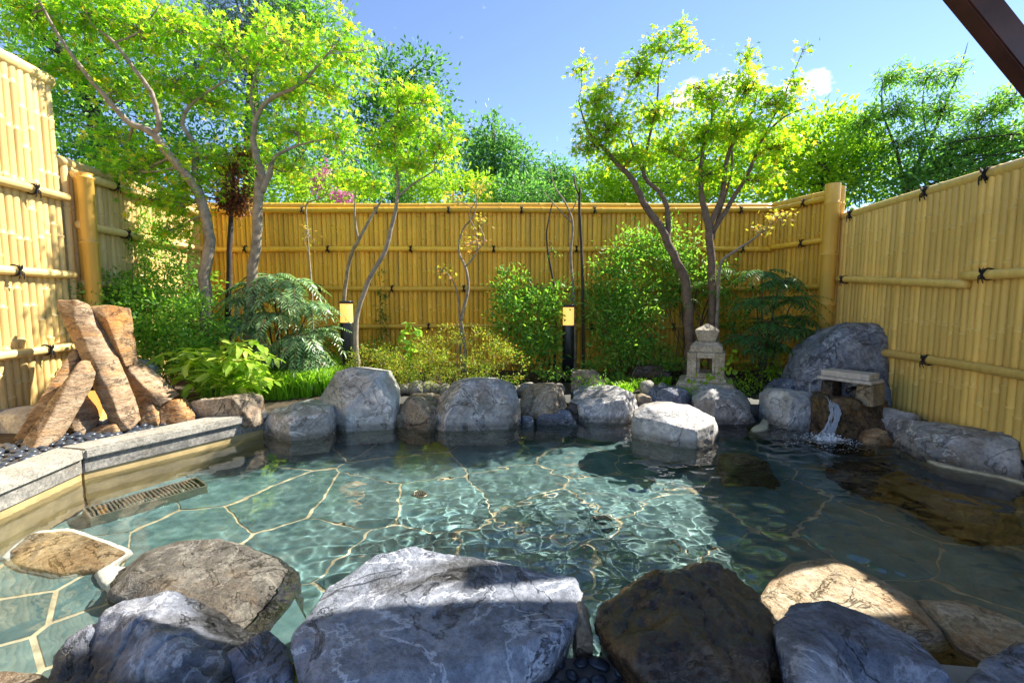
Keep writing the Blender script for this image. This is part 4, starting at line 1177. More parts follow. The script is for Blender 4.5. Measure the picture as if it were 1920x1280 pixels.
# ------------------------------------------------------------------ spout house and falling water
sp = at(1592, 748, 4.02)
st = empty('spout_house', (sp.x, sp.y, sp.z + 0.0), R(-58))
tag(st, 'little spout of stone blocks roofed with two weathered planks', 'spout')
def part(nm, bm, m_, **k): return bm_obj(nm, bm, M[m_], st)
bz0 = -0.02
part('side_block', box_bm(0.11, 0.20, 0.17, (-0.150, 0.02, bz0 + 0.085), 0.02, (0.85, 1)), 'brown')
M['spoutblock'] = rock_mat('spout_block', (0.16, 0.11, 0.06), (0.36, 0.28, 0.17), (0.50, 0.42, 0.29), (0.12, 0.07, 0.03), 0.6, 0.1, 0.4, 2.2, wet=-1)
part('side_block', box_bm(0.14, 0.24, 0.185, (0.150, 0.01, bz0 + 0.0925), 0.02, (0.9, 0.95)), 'spoutblock')
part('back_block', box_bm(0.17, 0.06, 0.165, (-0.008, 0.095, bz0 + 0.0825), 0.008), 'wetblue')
part('spout_tray', box_bm(0.172, 0.19, 0.03, (-0.008, -0.04, bz0 + 0.0), 0.005), 'spoutblock')
part('lower_plank', box_bm(0.41, 0.25, 0.026, (0.0, -0.012, bz0 + 0.2005), 0.004), 'plank')
part('upper_plank', box_bm(0.37, 0.20, 0.05, (-0.012, 0.005, bz0 + 0.240), 0.005), 'plank')
acc = Acc(); tube(acc, [(0.03, 0.07, 0.10), (0.02, 0.0, 0.10), (0.0, -0.05, 0.075)], 0.018, 10); acc.build('pipe', M['black_metal'], st, True)
# the fall: a thin sheet of broken water running from the tray down the rock
def fall_mat():
    m, nt, b = new_mat('falling_water')
    b.inputs['Base Color'].default_value = (0.86, 0.92, 1.0, 1)
    b.inputs['Roughness'].default_value = 0.12
    b.inputs['Transmission Weight'].default_value = 0.7
    b.inputs['IOR'].default_value = 1.2
    return m
M['fall'] = fall_mat()
top = at(1553, 743, 3.92); bot = Vector((SPL.x, SPL.y - 0.02, 0.0))
acc = Acc()
fr_ = np.random.default_rng(5)
for k in range(34):
    u = fr_.uniform(-1, 1)
    off = Vector((0.035 * u, -0.01 * fr_.random(), 0))
    pts, rad = [], []
    for i in range(14):
        t = i / 13
        p = top.lerp(bot, t) + off * (0.9 + 0.5 * t)
        p.z = top.z + (bot.z - top.z) * (t ** 1.5) + 0.008 * math.sin(i * 2.3 + k)
        p.y -= 0.11 * math.sin(math.pi * t) ** 0.8 + 0.02 * fr_.random()
        p.x += 0.008 * math.sin(i * 1.7 + k * 2.0)
        pts.append(p); rad.append(0.001 + 0.0032 * fr_.random())
    tube(acc, pts, rad, 6)
tag(acc.build('falling_water', M['fall'], None, True), 'white stream of water falling from the spout into the pool', 'waterfall')
# foam and droplets round the plunge
acc = Acc()
ico = bmesh.new(); bmesh.ops.create_icosphere(ico, subdivisions=1, radius=1.0)
IV = np.array([v.co[:] for v in ico.verts]); IT = np.array([[v.index for v in f.verts] for f in ico.faces]); ico.free()
for k in range(1300):
    d_ = abs(fr_.normal(0, 0.17)); a = fr_.uniform(0, 2 * math.pi)
    x, y = SPL.x + 0.05 + d_ * math.cos(a) * 1.5, SPL.y - 0.05 + d_ * math.sin(a)
    z = abs(fr_.normal(0, 0.028)) * math.exp(-(d_ / 0.12)) + 0.001
    r_ = fr_.uniform(0.0012, 0.0042) * (1.5 if d_ < 0.07 else 0.7)
    acc.add(IV * r_ * [2.2, 1.2, 0.35 if z < 0.01 else 1.2] + [x, y, z], IT)
M['foam'] = plain('foam', (0.85, 0.9, 0.95), 0.25, 0.03, 5, 0)
tag(acc.build('splash_foam', M['foam'], None, True), 'white splash and foam where the spout water hits the pool', 'splash', kind='stuff')

# ------------------------------------------------------------------ leaves
def tmpl_maple():
    lob = [(-118, .5), (-68, .8), (-24, .98), (24, .98), (68, .8), (118, .5)]
    lob = [(-110, .52), (-55, .85), (0, 1.0), (55, .85), (110, .52)]
    V = [(0, 0, 0)]; T = []
    n_ = len(lob)
    for i, (a, l) in enumerate(lob):
        V.append((l * math.cos(R(a)), l * math.sin(R(a)), -0.16 * l))
        if i < n_ - 1:
            b = (a + lob[i + 1][0]) / 2
            V.append((0.30 * math.cos(R(b)), 0.30 * math.sin(R(b)), 0.0))
    V.append((-0.16, 0.12, 0)); V.append((-0.16, -0.12, 0))
    e1, e2 = len(V) - 2, len(V) - 1
    tips = [1 + 2 * i for i in range(n_)]
    for i, t in enumerate(tips):
        l_ = e2 if i == 0 else t - 1
        r_ = e1 if i == n_ - 1 else t + 1
        T += [(0, l_, t), (0, t, r_)]
    return np.array(V), np.array(T)
def tmpl_oval(w=0.42, fold=0.10, droop=0.12):
    V = [(0, 0, 0), (0.35, w / 2, fold), (0.35, -w / 2, fold), (0.72, w * 0.36, fold * 0.6 - droop * 0.4), (0.72, -w * 0.36, fold * 0.6 - droop * 0.4), (1, 0, -droop), (0.5, 0, -0.02)]
    T = [(0, 6, 1), (0, 2, 6), (1, 6, 3), (2, 4, 6), (3, 6, 5), (6, 4, 5)]
    return np.array(V), np.array(T)
def tmpl_simple(w=0.45):
    V = [(0, 0, 0), (0.45, w / 2, 0.06), (1, 0, -0.05), (0.45, -w / 2, 0.06)]
    return np.array(V), np.array([(0, 2, 1), (0, 3, 2)])
MAPLE, OVAL, SIMPLE, LANCE = tmpl_maple(), tmpl_oval(), tmpl_simple(), tmpl_simple(0.22)
LANCE6 = tmpl_oval(0.2, 0.05, 0.15)
def norm(a): return a / (np.linalg.norm(a, axis=-1, keepdims=True) + 1e-9)
def put_leaves(acc, P, D, Nn, S, tm):
    P, D, Nn = np.asarray(P, float), norm(np.asarray(D, float)), np.asarray(Nn, float)
    S = np.broadcast_to(np.asarray(S, float), (len(P),))
    Nn = norm(Nn - D * np.sum(Nn * D, -1, keepdims=True))
    B = np.cross(Nn, D)
    V, T = tm
    W = P[:, None] + S[:, None, None] * (V[None, :, 0:1] * D[:, None] + V[None, :, 1:2] * B[:, None] + V[None, :, 2:3] * Nn[:, None])
    k = len(V)
    acc.add(W.reshape(-1, 3), (T[None] + (np.arange(len(P)) * k)[:, None, None]).reshape(-1, 3))
def px_r(px, Y): return px / F * Y

def tree(name, label, cat, limbs, clusters, bark, leafm, tm=MAPLE, size=(0.032, 0.05), per=7, group=None, upw=1.0, sides=8, seed=0, spread=0.05, hang=0.35, dens=1.0, cy=0.0):
    r = np.random.default_rng(seed)
    wood, leaf = Acc(), Acc()
    samples = []
    root0 = None
    for li, lb in enumerate(limbs):
        pts = [np.array([*at(a, b, c), d]) for a, b, c, d in lb]
        if li == 0 or lb[0][1] > 560:
            g = zg(pts[0][0], pts[0][1]) - 0.03 if pts[0][1] < 6.2 else 0.03
            if pts[0][2] > g:
                pts.insert(0, np.array([pts[0][0], pts[0][1], g, pts[0][3] * 1.15]))
        if root0 is None: root0 = pts[0][:3].copy()
        path = smooth_path(pts, 4)
        # small natural kinks
        path = [q + np.array([*(r.normal(0, 0.12, 3) * q[3]), 0]) for q in path]
        tube(wood, [q[:3] for q in path], [max(q[3], 0.002) for q in path], sides)
        k0 = len(path) // 3 if li == 0 else 1
        samples += [(q[:3], q[3]) for q in path[k0:]]
    SP_ = np.array([q for q, _ in samples]); SR = np.array([w for _, w in samples])
    for (px, py, Y, rx, ry, rd, nt_) in clusters:
        nt_ = int(nt_ * dens)
        Y += cy
        c = np.array(at(px, py, Y)); rad = np.array([px_r(rx, Y), rd, px_r(ry, Y)])
        # a secondary branch into the middle of the cluster
        dd = np.linalg.norm(SP_ - c, axis=1) + 0.6 * np.clip(SP_[:, 2] - c[2], 0, 9)
        j = int(np.argmin(dd)); a = SP_[j]; ra = min(SR[j] * 0.6, 0.014)
        mid = (a + c) / 2 + r.normal(0, 0.10, 3) * np.linalg.norm(c - a); 
        end = c + r.normal(0, 0.25, 3) * rad
        sec = smooth_path([a, mid, c, end], 4)
        tube(wood, sec, np.linspace(max(ra, 0.005), 0.003, len(sec)), 5, False)
        sec = np.array(sec)
        lp, ldir = [], []
        for _ in range(nt_):
            u = norm(r.normal(0, 1, 3)) * r.random() ** 0.4
            tgt = c + u * rad
            s_ = sec[r.integers(len(sec) // 3, len(sec))]
            m2 = (s_ + tgt) / 2 + np.array([0, 0, 0.12 * np.linalg.norm(tgt - s_)]) + r.normal(0, 0.03, 3)
            tw = smooth_path([s_, m2, tgt], 3)
            tube(wood, tw, np.linspace(0.0035, 0.0012, len(tw)), 3, False)
            dv = norm(tgt - s_)
            for q in range(per):
                t = 0.35 + 0.65 * (q + r.random()) / per
                f_ = t * (len(tw) - 1); i0 = min(int(f_), len(tw) - 2)
                b_ = tw[i0] + (tw[i0 + 1] - tw[i0]) * (f_ - i0)
                lp.append(b_ + r.normal(0, spread, 3) * [1, 1, 0.6]); ldir.append(dv + r.normal(0, 0.7, 3) - [0, 0, hang])
        n_ = len(lp)
        nr = r.normal(0, 0.45, (n_, 3)) + [0, 0, upw]
        put_leaves(leaf, lp, ldir, nr, r.uniform(size[0], size[1], n_), tm)
    root = empty(name, root0)
    tag(root, label, cat, group)
    o = wood.build('trunk', bark, root, True); o.location = -Vector(root0)
    if leaf.n:
        o = leaf.build('crown', leafm, root); o.location = -Vector(root0); o['kind'] = 'stuff'
    return root
def clumps(r, ell, n, clump_n, csize, shell=0.45, flat=0.8):
    """leaf positions gathered in clumps over the outside of a few ellipsoids"""
    P, O = [], []
    vol = np.array([e[3] * e[4] for e in ell], float); vol /= vol.sum()
    for e, w in zip(ell, vol):
        c = np.array(at(e[0], e[1], e[2])); rad = np.array([px_r(e[3], e[2]), e[5], px_r(e[4], e[2])])
        m_ = max(1, int(n * w / clump_n))
        for _ in range(m_):
            u = norm(r.normal(0, 1, 3)); k = shell + (1 - shell) * r.random() ** 0.5
            cc_ = c + u * k * rad
            q = r.normal(0, 1, (clump_n, 3)) * csize * [1, 1, flat] * r.uniform(0.6, 1.25)
            P.append(cc_ + q); O.append(norm(q + 1e-6) * 0.7 + u * 0.6)
    return np.concatenate(P), np.concatenate(O)
def bush(name, label, cat, ell, n, leafm, tm=SIMPLE, size=(0.02, 0.04), clump_n=30, csize=0.05, shell=0.45, group=None, seed=0, bark=None, stems=14, trunk=None, up=0.5, part='foliage', zcut=None, sr=0.006):
    r = np.random.default_rng(seed + 100)
    P, O = clumps(r, ell, n, clump_n, csize, shell)
    if zcut is not None:
        k = P[:, 2] > zcut; P, O = P[k], O[k]
    c = np.mean([np.array(at(e[0], e[1], e[2])) for e in ell], axis=0)
    g = zg(c[0], c[1]) if c[1] < 6.2 and abs(c[0]) < 4 else 0.05
    root = empty(name, (c[0], c[1], g))
    tag(root, label, cat, group)
    wood = Acc()
    off = -Vector((c[0], c[1], g))
    if trunk:
        lb = [np.array([*at(a, b, d), w]) for a, b, d, w in trunk]
        lb.insert(0, np.array([lb[0][0], lb[0][1], 0.0, lb[0][3] * 1.2]))
        path = smooth_path(lb, 4)
        tube(wood, [q[:3] for q in path], [q[3] for q in path], 8)
        src = [q[:3] for q in path[len(path) // 3:]]
    else:
        src = [np.array([c[0] + r.normal(0, 0.1), c[1] + r.normal(0, 0.06), g - 0.02]) for _ in range(5)]
    for _ in range(stems):
        e = P[r.integers(len(P))]
        if trunk:
            dd = [np.linalg.norm(s - e) + 0.8 * max(0, s[2] - e[2]) for s in src]; s_ = src[int(np.argmin(dd))]
        else:
            s_ = src[r.integers(len(src))]
        m2 = (s_ + e) / 2 + r.normal(0, 0.12, 3) * np.linalg.norm(e - s_)
        pth = smooth_path([s_, m2, e], 4)
        tube(wood, pth, np.linspace(sr, sr * 0.3, len(pth)), 5, False)
    if wood.n:
        o = wood.build('trunk' if trunk else 'stems', bark or M['bark_brown'], root, True); o.location = off
    leaf = Acc()
    n_ = len(P)
    D = O + r.normal(0, 0.6, (n_, 3)); Nn = O * 0.4 + r.normal(0, 0.5, (n_, 3)) + [0, 0, up]
    put_leaves(leaf, P, D, Nn, r.uniform(size[0], size[1], n_), tm)
    o = leaf.build(part, leafm, root); o.location = off; o['kind'] = 'stuff'
    return root
def frond(wood, leaf, base, d, L_, droop, pairs, ll, tm, r, taper=True, up=0.9, ang=55):
    d = Vector(d).normalized(); b = Vector(base)
    pts = []
    n_ = 9
    for i in range(n_):
        t = i / (n_ - 1)
        pts.append(b + d * L_ * t + Vector((0, 0, -droop * L_ * t * t)))
    tube(wood, pts, np.linspace(0.0035, 0.0012, n_), 4, False)
    P, D, N_, S = [], [], [], []
    for k in range(pairs):
        t = 0.18 + 0.8 * k / (pairs - 1)
        f_ = t * (n_ - 1); i0 = min(int(f_), n_ - 2)
        p = pts[i0].lerp(pts[i0 + 1], f_ - i0); tg = (pts[i0 + 1] - pts[i0]).normalized()
        sd = tg.cross(Vector((0, 0, 1)))
        sd = sd.normalized() if sd.length > 1e-4 else Vector((1, 0, 0))
        nn = sd.cross(tg)
        s = ll * (0.55 + 0.45 * math.sin(math.pi * min(1, t + 0.15))) if taper else ll
        for q in (-1, 1):
            P.append(p[:]); D.append((tg * math.cos(R(ang)) + sd * q * math.sin(R(ang)) - Vector((0, 0, 0.18)))[:]); N_.append((nn + Vector(r.normal(0, 0.18, 3)))[:]); S.append(s * r.uniform(0.85, 1.1))
    P.append(pts[-1][:]); D.append((pts[-1] - pts[-2])[:]); N_.append((0, 0.1, 1)); S.append(ll * 0.8)
    put_leaves(leaf, P, D, N_, S, tm)

M['maple_leaf'] = leaf_mat('maple_leaf', (0.10, 0.30, 0.02), (0.38, 0.56, 0.04), (0.66, 0.50, 0.06), 0.70, frac3=0.07)
M['maple_leaf_r'] = leaf_mat('maple_leaf_r', (0.13, 0.31, 0.015), (0.38, 0.54, 0.03), (0.60, 0.42, 0.04), 0.70, frac3=0.06)
M['yellow_leaf'] = leaf_mat('yellow_leaf', (0.30, 0.38, 0.04), (0.55, 0.46, 0.08), (0.60, 0.28, 0.12), 0.5, frac3=0.25)
M['dry_leaf'] = leaf_mat('dry_leaf', (0.10, 0.035, 0.018), (0.26, 0.10, 0.05), None, 0.3)
M['dark_leaf'] = leaf_mat('dark_leaf', (0.04, 0.13, 0.04), (0.13, 0.30, 0.065), None, 0.48)
M['mid_leaf'] = leaf_mat('mid_leaf', (0.06, 0.20, 0.035), (0.28, 0.48, 0.08), None, 0.55)
M['lime_leaf'] = leaf_mat('lime_leaf', (0.16, 0.33, 0.02), (0.36, 0.50, 0.035), None, 0.55)
M['azalea_leaf'] = leaf_mat('azalea_leaf', (0.14, 0.26, 0.025), (0.42, 0.48, 0.08), (0.45, 0.24, 0.06), 0.5, frac3=0.08)
M['mahonia_leaf'] = leaf_mat('mahonia_leaf', (0.09, 0.21, 0.09), (0.30, 0.44, 0.20), None, 0.3, 0.25)
M['pine_needle'] = leaf_mat('pine_needle', (0.05, 0.115, 0.06), (0.12, 0.20, 0.10), None, 0.3)
M['grass'] = leaf_mat('grass_blade', (0.17, 0.38, 0.025), (0.42, 0.62, 0.08), None, 0.55)
M['pink'] = leaf_mat('pink_flower', (0.50, 0.10, 0.32), (0.68, 0.26, 0.50), None, 0.4, tcol=(1.2, 1.0, 1.1))
M['far_leaf'] = leaf_mat('far_leaf', (0.05, 0.17, 0.06), (0.16, 0.33, 0.085), None, 0.5)
# ------------------------------------------------------------------ maples and other garden trees
MG = 'maples in the garden'
tree('maple_tree', 'bright green maple at the left with long limbs reaching to the top left', 'tree',
     [[(388, 640, 4.7, .062), (386, 520, 4.7, .055), (391, 430, 4.7, .05), (372, 365, 4.68, .046), (345, 322, 4.62, .042), (312, 285, 4.52, .038), (288, 252, 4.45, .034), (236, 224, 4.35, .026), (196, 180, 4.25, .022), (162, 140, 4.15, .018), (112, 70, 4.0, .014), (72, 0, 3.9, .010), (40, -60, 3.85, .006)],
      [(288, 252, 4.45, .026), (299, 228, 4.42, .022), (282, 172, 4.36, .02), (252, 130, 4.3, .017), (214, 80, 4.25, .014), (168, 40, 4.2, .011), (155, -10, 4.15, .008)],
      [(385, 420, 4.72, .03), (366, 330, 4.8, .03), (367, 275, 4.82, .026), (342, 232, 4.8, .02), (362, 192, 4.78, .015), (426, 150, 4.75, .009)],
      [(214, 80, 4.25, .010), (260, 60, 4.3, .007), (300, 10, 4.3, .005)]],
     [(60, 30, 3.9, 90, 50, .35, 60), (160, 40, 4.1, 90, 60, .4, 75), (260, 60, 4.3, 90, 60, .45, 75), (130, 130, 4.1, 90, 35, .35, 50), (350, 60, 4.5, 90, 60, .5, 75), (230, 170, 4.35, 100, 45, .45, 65), (330, 150, 4.6, 90, 55, .5, 70), (210, 260, 4.4, 80, 35, .4, 45), (300, 300, 4.5, 80, 45, .4, 55), (400, 200, 4.8, 80, 50, .4, 60), (360, 350, 4.6, 70, 45, .35, 55), (410, 300, 4.75, 60, 45, .3, 45), (250, 320, 4.4, 80, 30, .3, 45), (330, 380, 4.5, 60, 40, .3, 45), (290, 380, 4.55, 60, 30, .3, 30), (180, 300, 4.45, 50, 30, .3, 28), (420, 90, 4.7, 70, 60, .4, 55), (330, 430, 4.55, 60, 22, .25, 26), (200, 0, 4.2, 120, 40, .4, 60), (20, -10, 3.85, 80, 40, .3, 40)],
     M['bark_grey'], M['maple_leaf'], seed=1, group=MG, per=9, dens=0.85, size=(0.030, 0.062), upw=0.6, cy=0.18)
tree('maple_tree', 'bright maple second from the left with pale forked trunk', 'tree',
     [[(468, 620, 4.9, .06), (474, 520, 4.9, .054), (482, 430, 4.9, .05), (486, 350, 4.9, .046), (490, 325, 4.9, .04), (476, 270, 4.9, .032), (480, 225, 4.88, .026), (502, 190, 4.85, .022), (560, 160, 4.8, .016), (590, 130, 4.78, .012), (620, 95, 4.75, .007)],
      [(490, 360, 4.9, .035), (506, 325, 4.92, .03), (515, 296, 4.94, .02), (560, 272, 4.96, .012), (610, 262, 5.0, .006)],
      [(480, 225, 4.88, .018), (470, 180, 4.95, .014), (485, 120, 5.0, .010), (500, 60, 5.0, .005)]],
     [(480, 120, 4.95, 80, 55, .4, 60), (560, 100, 4.9, 80, 55, .4, 65), (630, 90, 4.8, 70, 45, .35, 50), (540, 180, 4.85, 90, 45, .45, 70), (620, 180, 4.85, 70, 50, .4, 65), (560, 250, 4.9, 90, 40, .4, 65), (640, 260, 4.95, 60, 40, .35, 45), (480, 280, 4.95, 50, 50, .3, 30), (550, 320, 4.95, 70, 30, .35, 40), (650, 45, 4.75, 30, 40, .2, 14), (680, 130, 4.75, 40, 40, .25, 22), (700, 90, 4.7, 25, 25, .15, 8), (500, 50, 5.0, 60, 40, .3, 30)],
     M['bark_grey'], M['maple_leaf'], seed=2, group=MG, per=9, dens=0.85, size=(0.030, 0.062), upw=0.6, cy=0.18)
tree('maple_tree', 'slender twin stemmed maple behind the left bollard light', 'tree',
     [[(668, 660, 5.0, .03), (668, 600, 5.0, .028), (690, 530, 5.0, .026), (722, 470, 5.0, .024), (736, 420, 5.0, .022), (745, 370, 4.98, .018), (746, 340, 4.96, .016), (740, 250, 4.94, .012), (755, 150, 4.92, .006)],
      [(640, 660, 5.5, .026), (645, 560, 5.5, .024), (655, 490, 5.4, .022), (672, 450, 5.2, .019), (700, 400, 5.2, .015), (715, 370, 5.18, .010), (700, 330, 5.15, .006)],
      [(745, 370, 4.98, .013), (775, 345, 4.95, .010), (815, 320, 4.92, .006)],
      [(672, 450, 5.2, .013), (665, 400, 5.2, .010), (668, 350, 5.2, .006)]],
     [(745, 180, 4.9, 60, 30, .3, 34), (800, 190, 4.9, 35, 30, .25, 22), (770, 240, 4.92, 70, 35, .3, 45), (820, 275, 4.92, 50, 30, .3, 34), (720, 280, 4.95, 50, 35, .3, 34), (770, 310, 4.95, 65, 28, .3, 40), (700, 350, 5.1, 45, 25, .25, 24), (850, 245, 4.9, 22, 15, .15, 8), (660, 340, 5.15, 40, 25, .2, 20)],
     M['bark_grey'], M['maple_leaf'], seed=3, group=MG, per=8, dens=1.35, size=(0.036, 0.052), upw=0.6)
tree('maple_tree', 'right maple with curved trunk leaning left above the lantern', 'tree',
     [[(1292, 660, 5.4, .062), (1290, 580, 5.4, .058), (1282, 520, 5.4, .054), (1262, 478, 5.38, .05), (1240, 430, 5.36, .044), (1205, 375, 5.32, .038), (1185, 335, 5.3, .032), (1160, 310, 5.28, .028), (1125, 270, 5.25, .02), (1100, 240, 5.22, .012), (1085, 190, 5.2, .006)],
      [(1252, 455, 5.38, .034), (1252, 400, 5.4, .03), (1240, 365, 5.4, .027), (1208, 330, 5.38, .023), (1215, 270, 5.36, .016), (1232, 190, 5.34, .011), (1240, 120, 5.3, .006), (1290, 40, 5.25, .003)],
      [(1208, 330, 5.38, .014), (1185, 270, 5.4, .010), (1170, 220, 5.4, .006)]],
     [(1120, 190, 5.2, 50, 40, .3, 34), (1090, 130, 5.2, 22, 35, .15, 9), (1200, 140, 5.3, 55, 45, .3, 40), (1235, 90, 5.25, 35, 35, .2, 18), (1280, 60, 5.25, 25, 28, .15, 9), (1150, 240, 5.25, 75, 40, .35, 55), (1230, 210, 5.35, 70, 40, .35, 45), (1110, 270, 5.25, 50, 30, .3, 28), (1290, 90, 5.25, 35, 14, .15, 9), (1180, 300, 5.3, 70, 25, .3, 30)],
     M['bark_brown'], M['maple_leaf_r'], seed=4, group=MG, per=8, dens=1.5, size=(0.036, 0.056), upw=0.6)
tree('maple_tree', 'right maple with several upright limbs directly behind the lantern', 'tree',
     [[(1336, 660, 5.45, .055), (1336, 560, 5.45, .05), (1334, 480, 5.45, .047), (1328, 420, 5.45, .044), (1316, 370, 5.44, .034), (1314, 320, 5.42, .028), (1320, 275, 5.4, .02), (1335, 220, 5.38, .012), (1330, 170, 5.36, .006)],
      [(1330, 425, 5.45, .034), (1355, 360, 5.42, .03), (1362, 300, 5.4, .025), (1380, 260, 5.38, .02), (1405, 220, 5.36, .014), (1418, 180, 5.34, .008), (1400, 120, 5.3, .004)],
      [(1336, 435, 5.45, .03), (1370, 380, 5.42, .026), (1405, 320, 5.38, .021), (1430, 260, 5.34, .015), (1470, 220, 5.3, .010), (1510, 203, 5.28, .005)],
      [(1420, 280, 5.36, .012), (1470, 180, 5.3, .007), (1505, 95, 5.25, .003)],
      [(1336, 450, 5.45, .02), (1352, 390, 5.5, .018), (1372, 320, 5.52, .014), (1370, 250, 5.5, .006)]],
     [(1330, 190, 5.35, 60, 40, .3, 42), (1400, 170, 5.33, 55, 45, .3, 45), (1380, 250, 5.38, 75, 40, .35, 55), (1460, 200, 5.28, 50, 35, .3, 36), (1310, 260, 5.4, 60, 40, .3, 42), (1450, 280, 5.3, 70, 35, .35, 48), (1330, 330, 5.4, 60, 30, .3, 32), (1400, 110, 5.3, 25, 25, .15, 9), (1505, 95, 5.25, 12, 10, .06, 2), (1490, 165, 5.28, 20, 25, .12, 7), (1430, 340, 5.35, 60, 25, .3, 26), (1250, 280, 5.4, 50, 35, .3, 30)],
     M['bark_brown'], M['maple_leaf_r'], seed=5, group=MG, per=8, dens=1.5, size=(0.036, 0.056), upw=0.6)
tree('maple_tree', 'spindly maple sapling with few yellow leaves at the middle of the fence', 'tree',
     [[(872, 660, 5.3, .022), (866, 600, 5.3, .02), (878, 540, 5.3, .017), (872, 500, 5.3, .015), (860, 470, 5.3, .012), (868, 430, 5.3, .010), (890, 400, 5.28, .008), (895, 345, 5.26, .004)],
      [(872, 500, 5.3, .011), (895, 470, 5.28, .009), (890, 430, 5.27, .007), (880, 400, 5.26, .006), (905, 360, 5.25, .003)],
      [(862, 600, 5.3, .013), (856, 545, 5.25, .010), (840, 515, 5.22, .007), (815, 500, 5.2, .004)],
      [(895, 470, 5.28, .008), (908, 450, 5.28, .006), (900, 425, 5.3, .004)]],
     [(850, 375, 5.25, 30, 15, .15, 9), (900, 350, 5.25, 25, 18, .15, 9), (880, 455, 5.28, 25, 25, .15, 7), (830, 510, 5.2, 25, 10, .1, 7), (905, 410, 5.25, 12, 20, .1, 4)],
     M['bark_grey'], M['yellow_leaf'], seed=6, group=MG, per=6, size=(0.03, 0.042))
tree('sapling', 'small dry leaved tree with brown withered crown between the left maples', 'tree',
     [[(428, 640, 5.1, .035), (430, 520, 5.1, .03), (432, 430, 5.1, .026), (436, 370, 5.08, .016), (440, 310, 5.06, .010), (436, 270, 5.05, .005)]],
     [(438, 375, 5.05, 38, 34, .2, 75), (440, 320, 5.05, 22, 25, .15, 20), (455, 290, 5.0, 18, 20, .1, 8)],
     M['bark_dark'], M['dry_leaf'], tm=OVAL, seed=7, per=10, size=(0.03, 0.05), dens=2.0)
tree('sapling', 'bare grey stem left of the right bollard light', 'tree',
     [[(1040, 660, 5.6, .016), (1042, 560, 5.6, .014), (1030, 490, 5.6, .013), (1025, 440, 5.6, .011), (1030, 405, 5.6, .008), (1036, 380, 5.6, .006)]], [(1035, 470, 5.6, 20, 25, .1, 5)], M['bark_dark'], M['mid_leaf'], tm=OVAL, seed=8, per=6, size=(0.025, 0.04))
tree('sapling', 'bare forked grey stem behind the right bollard light', 'tree',
     [[(1078, 660, 5.65, .02), (1076, 560, 5.65, .018), (1070, 480, 5.65, .017), (1074, 420, 5.65, .014), (1060, 380, 5.62, .010), (1040, 350, 5.6, .007), (1030, 310, 5.6, .003)],
      [(1074, 420, 5.65, .010), (1050, 395, 5.6, .007), (1020, 360, 5.58, .003)], [(1070, 400, 5.65, .009), (1082, 370, 5.65, .005), (1076, 325, 5.65, .003)]], [(1070, 560, 5.65, 20, 30, .1, 6)], M['bark_grey'], M['mid_leaf'], tm=OVAL, seed=9, per=6, size=(0.025, 0.04))
tree('sapling', 'straight blackish cut stem just right of the bollard light', 'tree',
     [[(1094, 680, 5.6, .019), (1093, 560, 5.6, .018), (1090, 460, 5.6, .017), (1086, 390, 5.6, .016), (1088, 352, 5.6, .012)], [(1087, 370, 5.6, .010), (1078, 345, 5.6, .008), (1076, 322, 5.6, .006)]], [(1095, 600, 5.6, 18, 30, .1, 5)], M['bark_dark'], M['mid_leaf'], tm=OVAL, seed=10, per=6, size=(0.025, 0.04))
tree('sapling', 'thin leafy stem rising from the mahonia against the fence', 'tree',
     [[(585, 560, 5.3, .012), (580, 480, 5.3, .010), (574, 400, 5.3, .009), (578, 380, 5.28, .008), (605, 370, 5.25, .006), (622, 340, 5.2, .004), (625, 315, 5.2, .002)]], [(578, 440, 5.28, 10, 45, .06, 8), (620, 330, 5.2, 22, 15, .1, 5)], M['bark_grey'], M['yellow_leaf'], tm=OVAL, seed=11, per=6, size=(0.02, 0.035))
tree('sapling', 'sloping branch with yellow tips beside the right maples', 'tree',
     [[(1345, 600, 5.35, .02), (1350, 500, 5.3, .018), (1372, 475, 5.25, .016), (1410, 450, 5.2, .012), (1440, 425, 5.15, .007), (1475, 400, 5.1, .003)]], [(1460, 405, 5.1, 35, 14, .12, 12), (1430, 430, 5.15, 22, 12, .1, 6)], M['bark_grey'], M['yellow_leaf'], seed=12, per=6, size=(0.025, 0.038))

# ------------------------------------------------------------------ shrubs and ground plants
bush('bush', 'dense small leaved green bush at the left behind the slab teepee', 'bush', [(250, 600, 4.4, 110, 60, .35), (340, 610, 4.45, 80, 60, .35), (200, 560, 4.35, 80, 35, .3), (300, 650, 4.4, 100, 50, .25)], 9500, M['mid_leaf'], OVAL, (0.028, 0.06), 16, 0.055, 0.45, seed=1)
bush('bush', 'loose climbing green shrub against the low left fence', 'bush', [(300, 490, 4.9, 60, 70, .25), (345, 540, 4.8, 50, 50, .25), (220, 535, 4.5, 70, 18, .2), (265, 440, 5.0, 30, 50, .2)], 3200, M['mid_leaf'], OVAL, (0.035, 0.055), 12, 0.06, 0.3, seed=2)
bush('azalea_bush', 'low mounded azalea bush with small yellow green leaves at the centre', 'bush', [(870, 660, 4.95, 95, 55, .35), (780, 680, 4.9, 70, 45, .3), (930, 680, 4.9, 55, 45, .3), (840, 700, 4.75, 90, 28, .25)], 7500, M['azalea_leaf'], SIMPLE, (0.018, 0.032), 24, 0.035, 0.55, seed=3)
bush('azalea_bush', 'small yellow tipped azalea bush beside the left bollard light', 'bush', [(700, 675, 5.0, 50, 28, .25), (740, 690, 4.9, 45, 28, .25)], 2600, M['azalea_leaf'], SIMPLE, (0.018, 0.03), 22, 0.035, 0.5, seed=4)
bush('bush', 'leafy upright shrub left of the right bollard light', 'bush', [(990, 590, 5.5, 70, 60, .25), (960, 545, 5.6, 35, 45, .2), (1010, 650, 5.3, 45, 45, .2), (1040, 570, 5.5, 25, 40, .2)], 4400, M['mid_leaf'], OVAL, (0.028, 0.07), 12, 0.07, 0.2, seed=5)
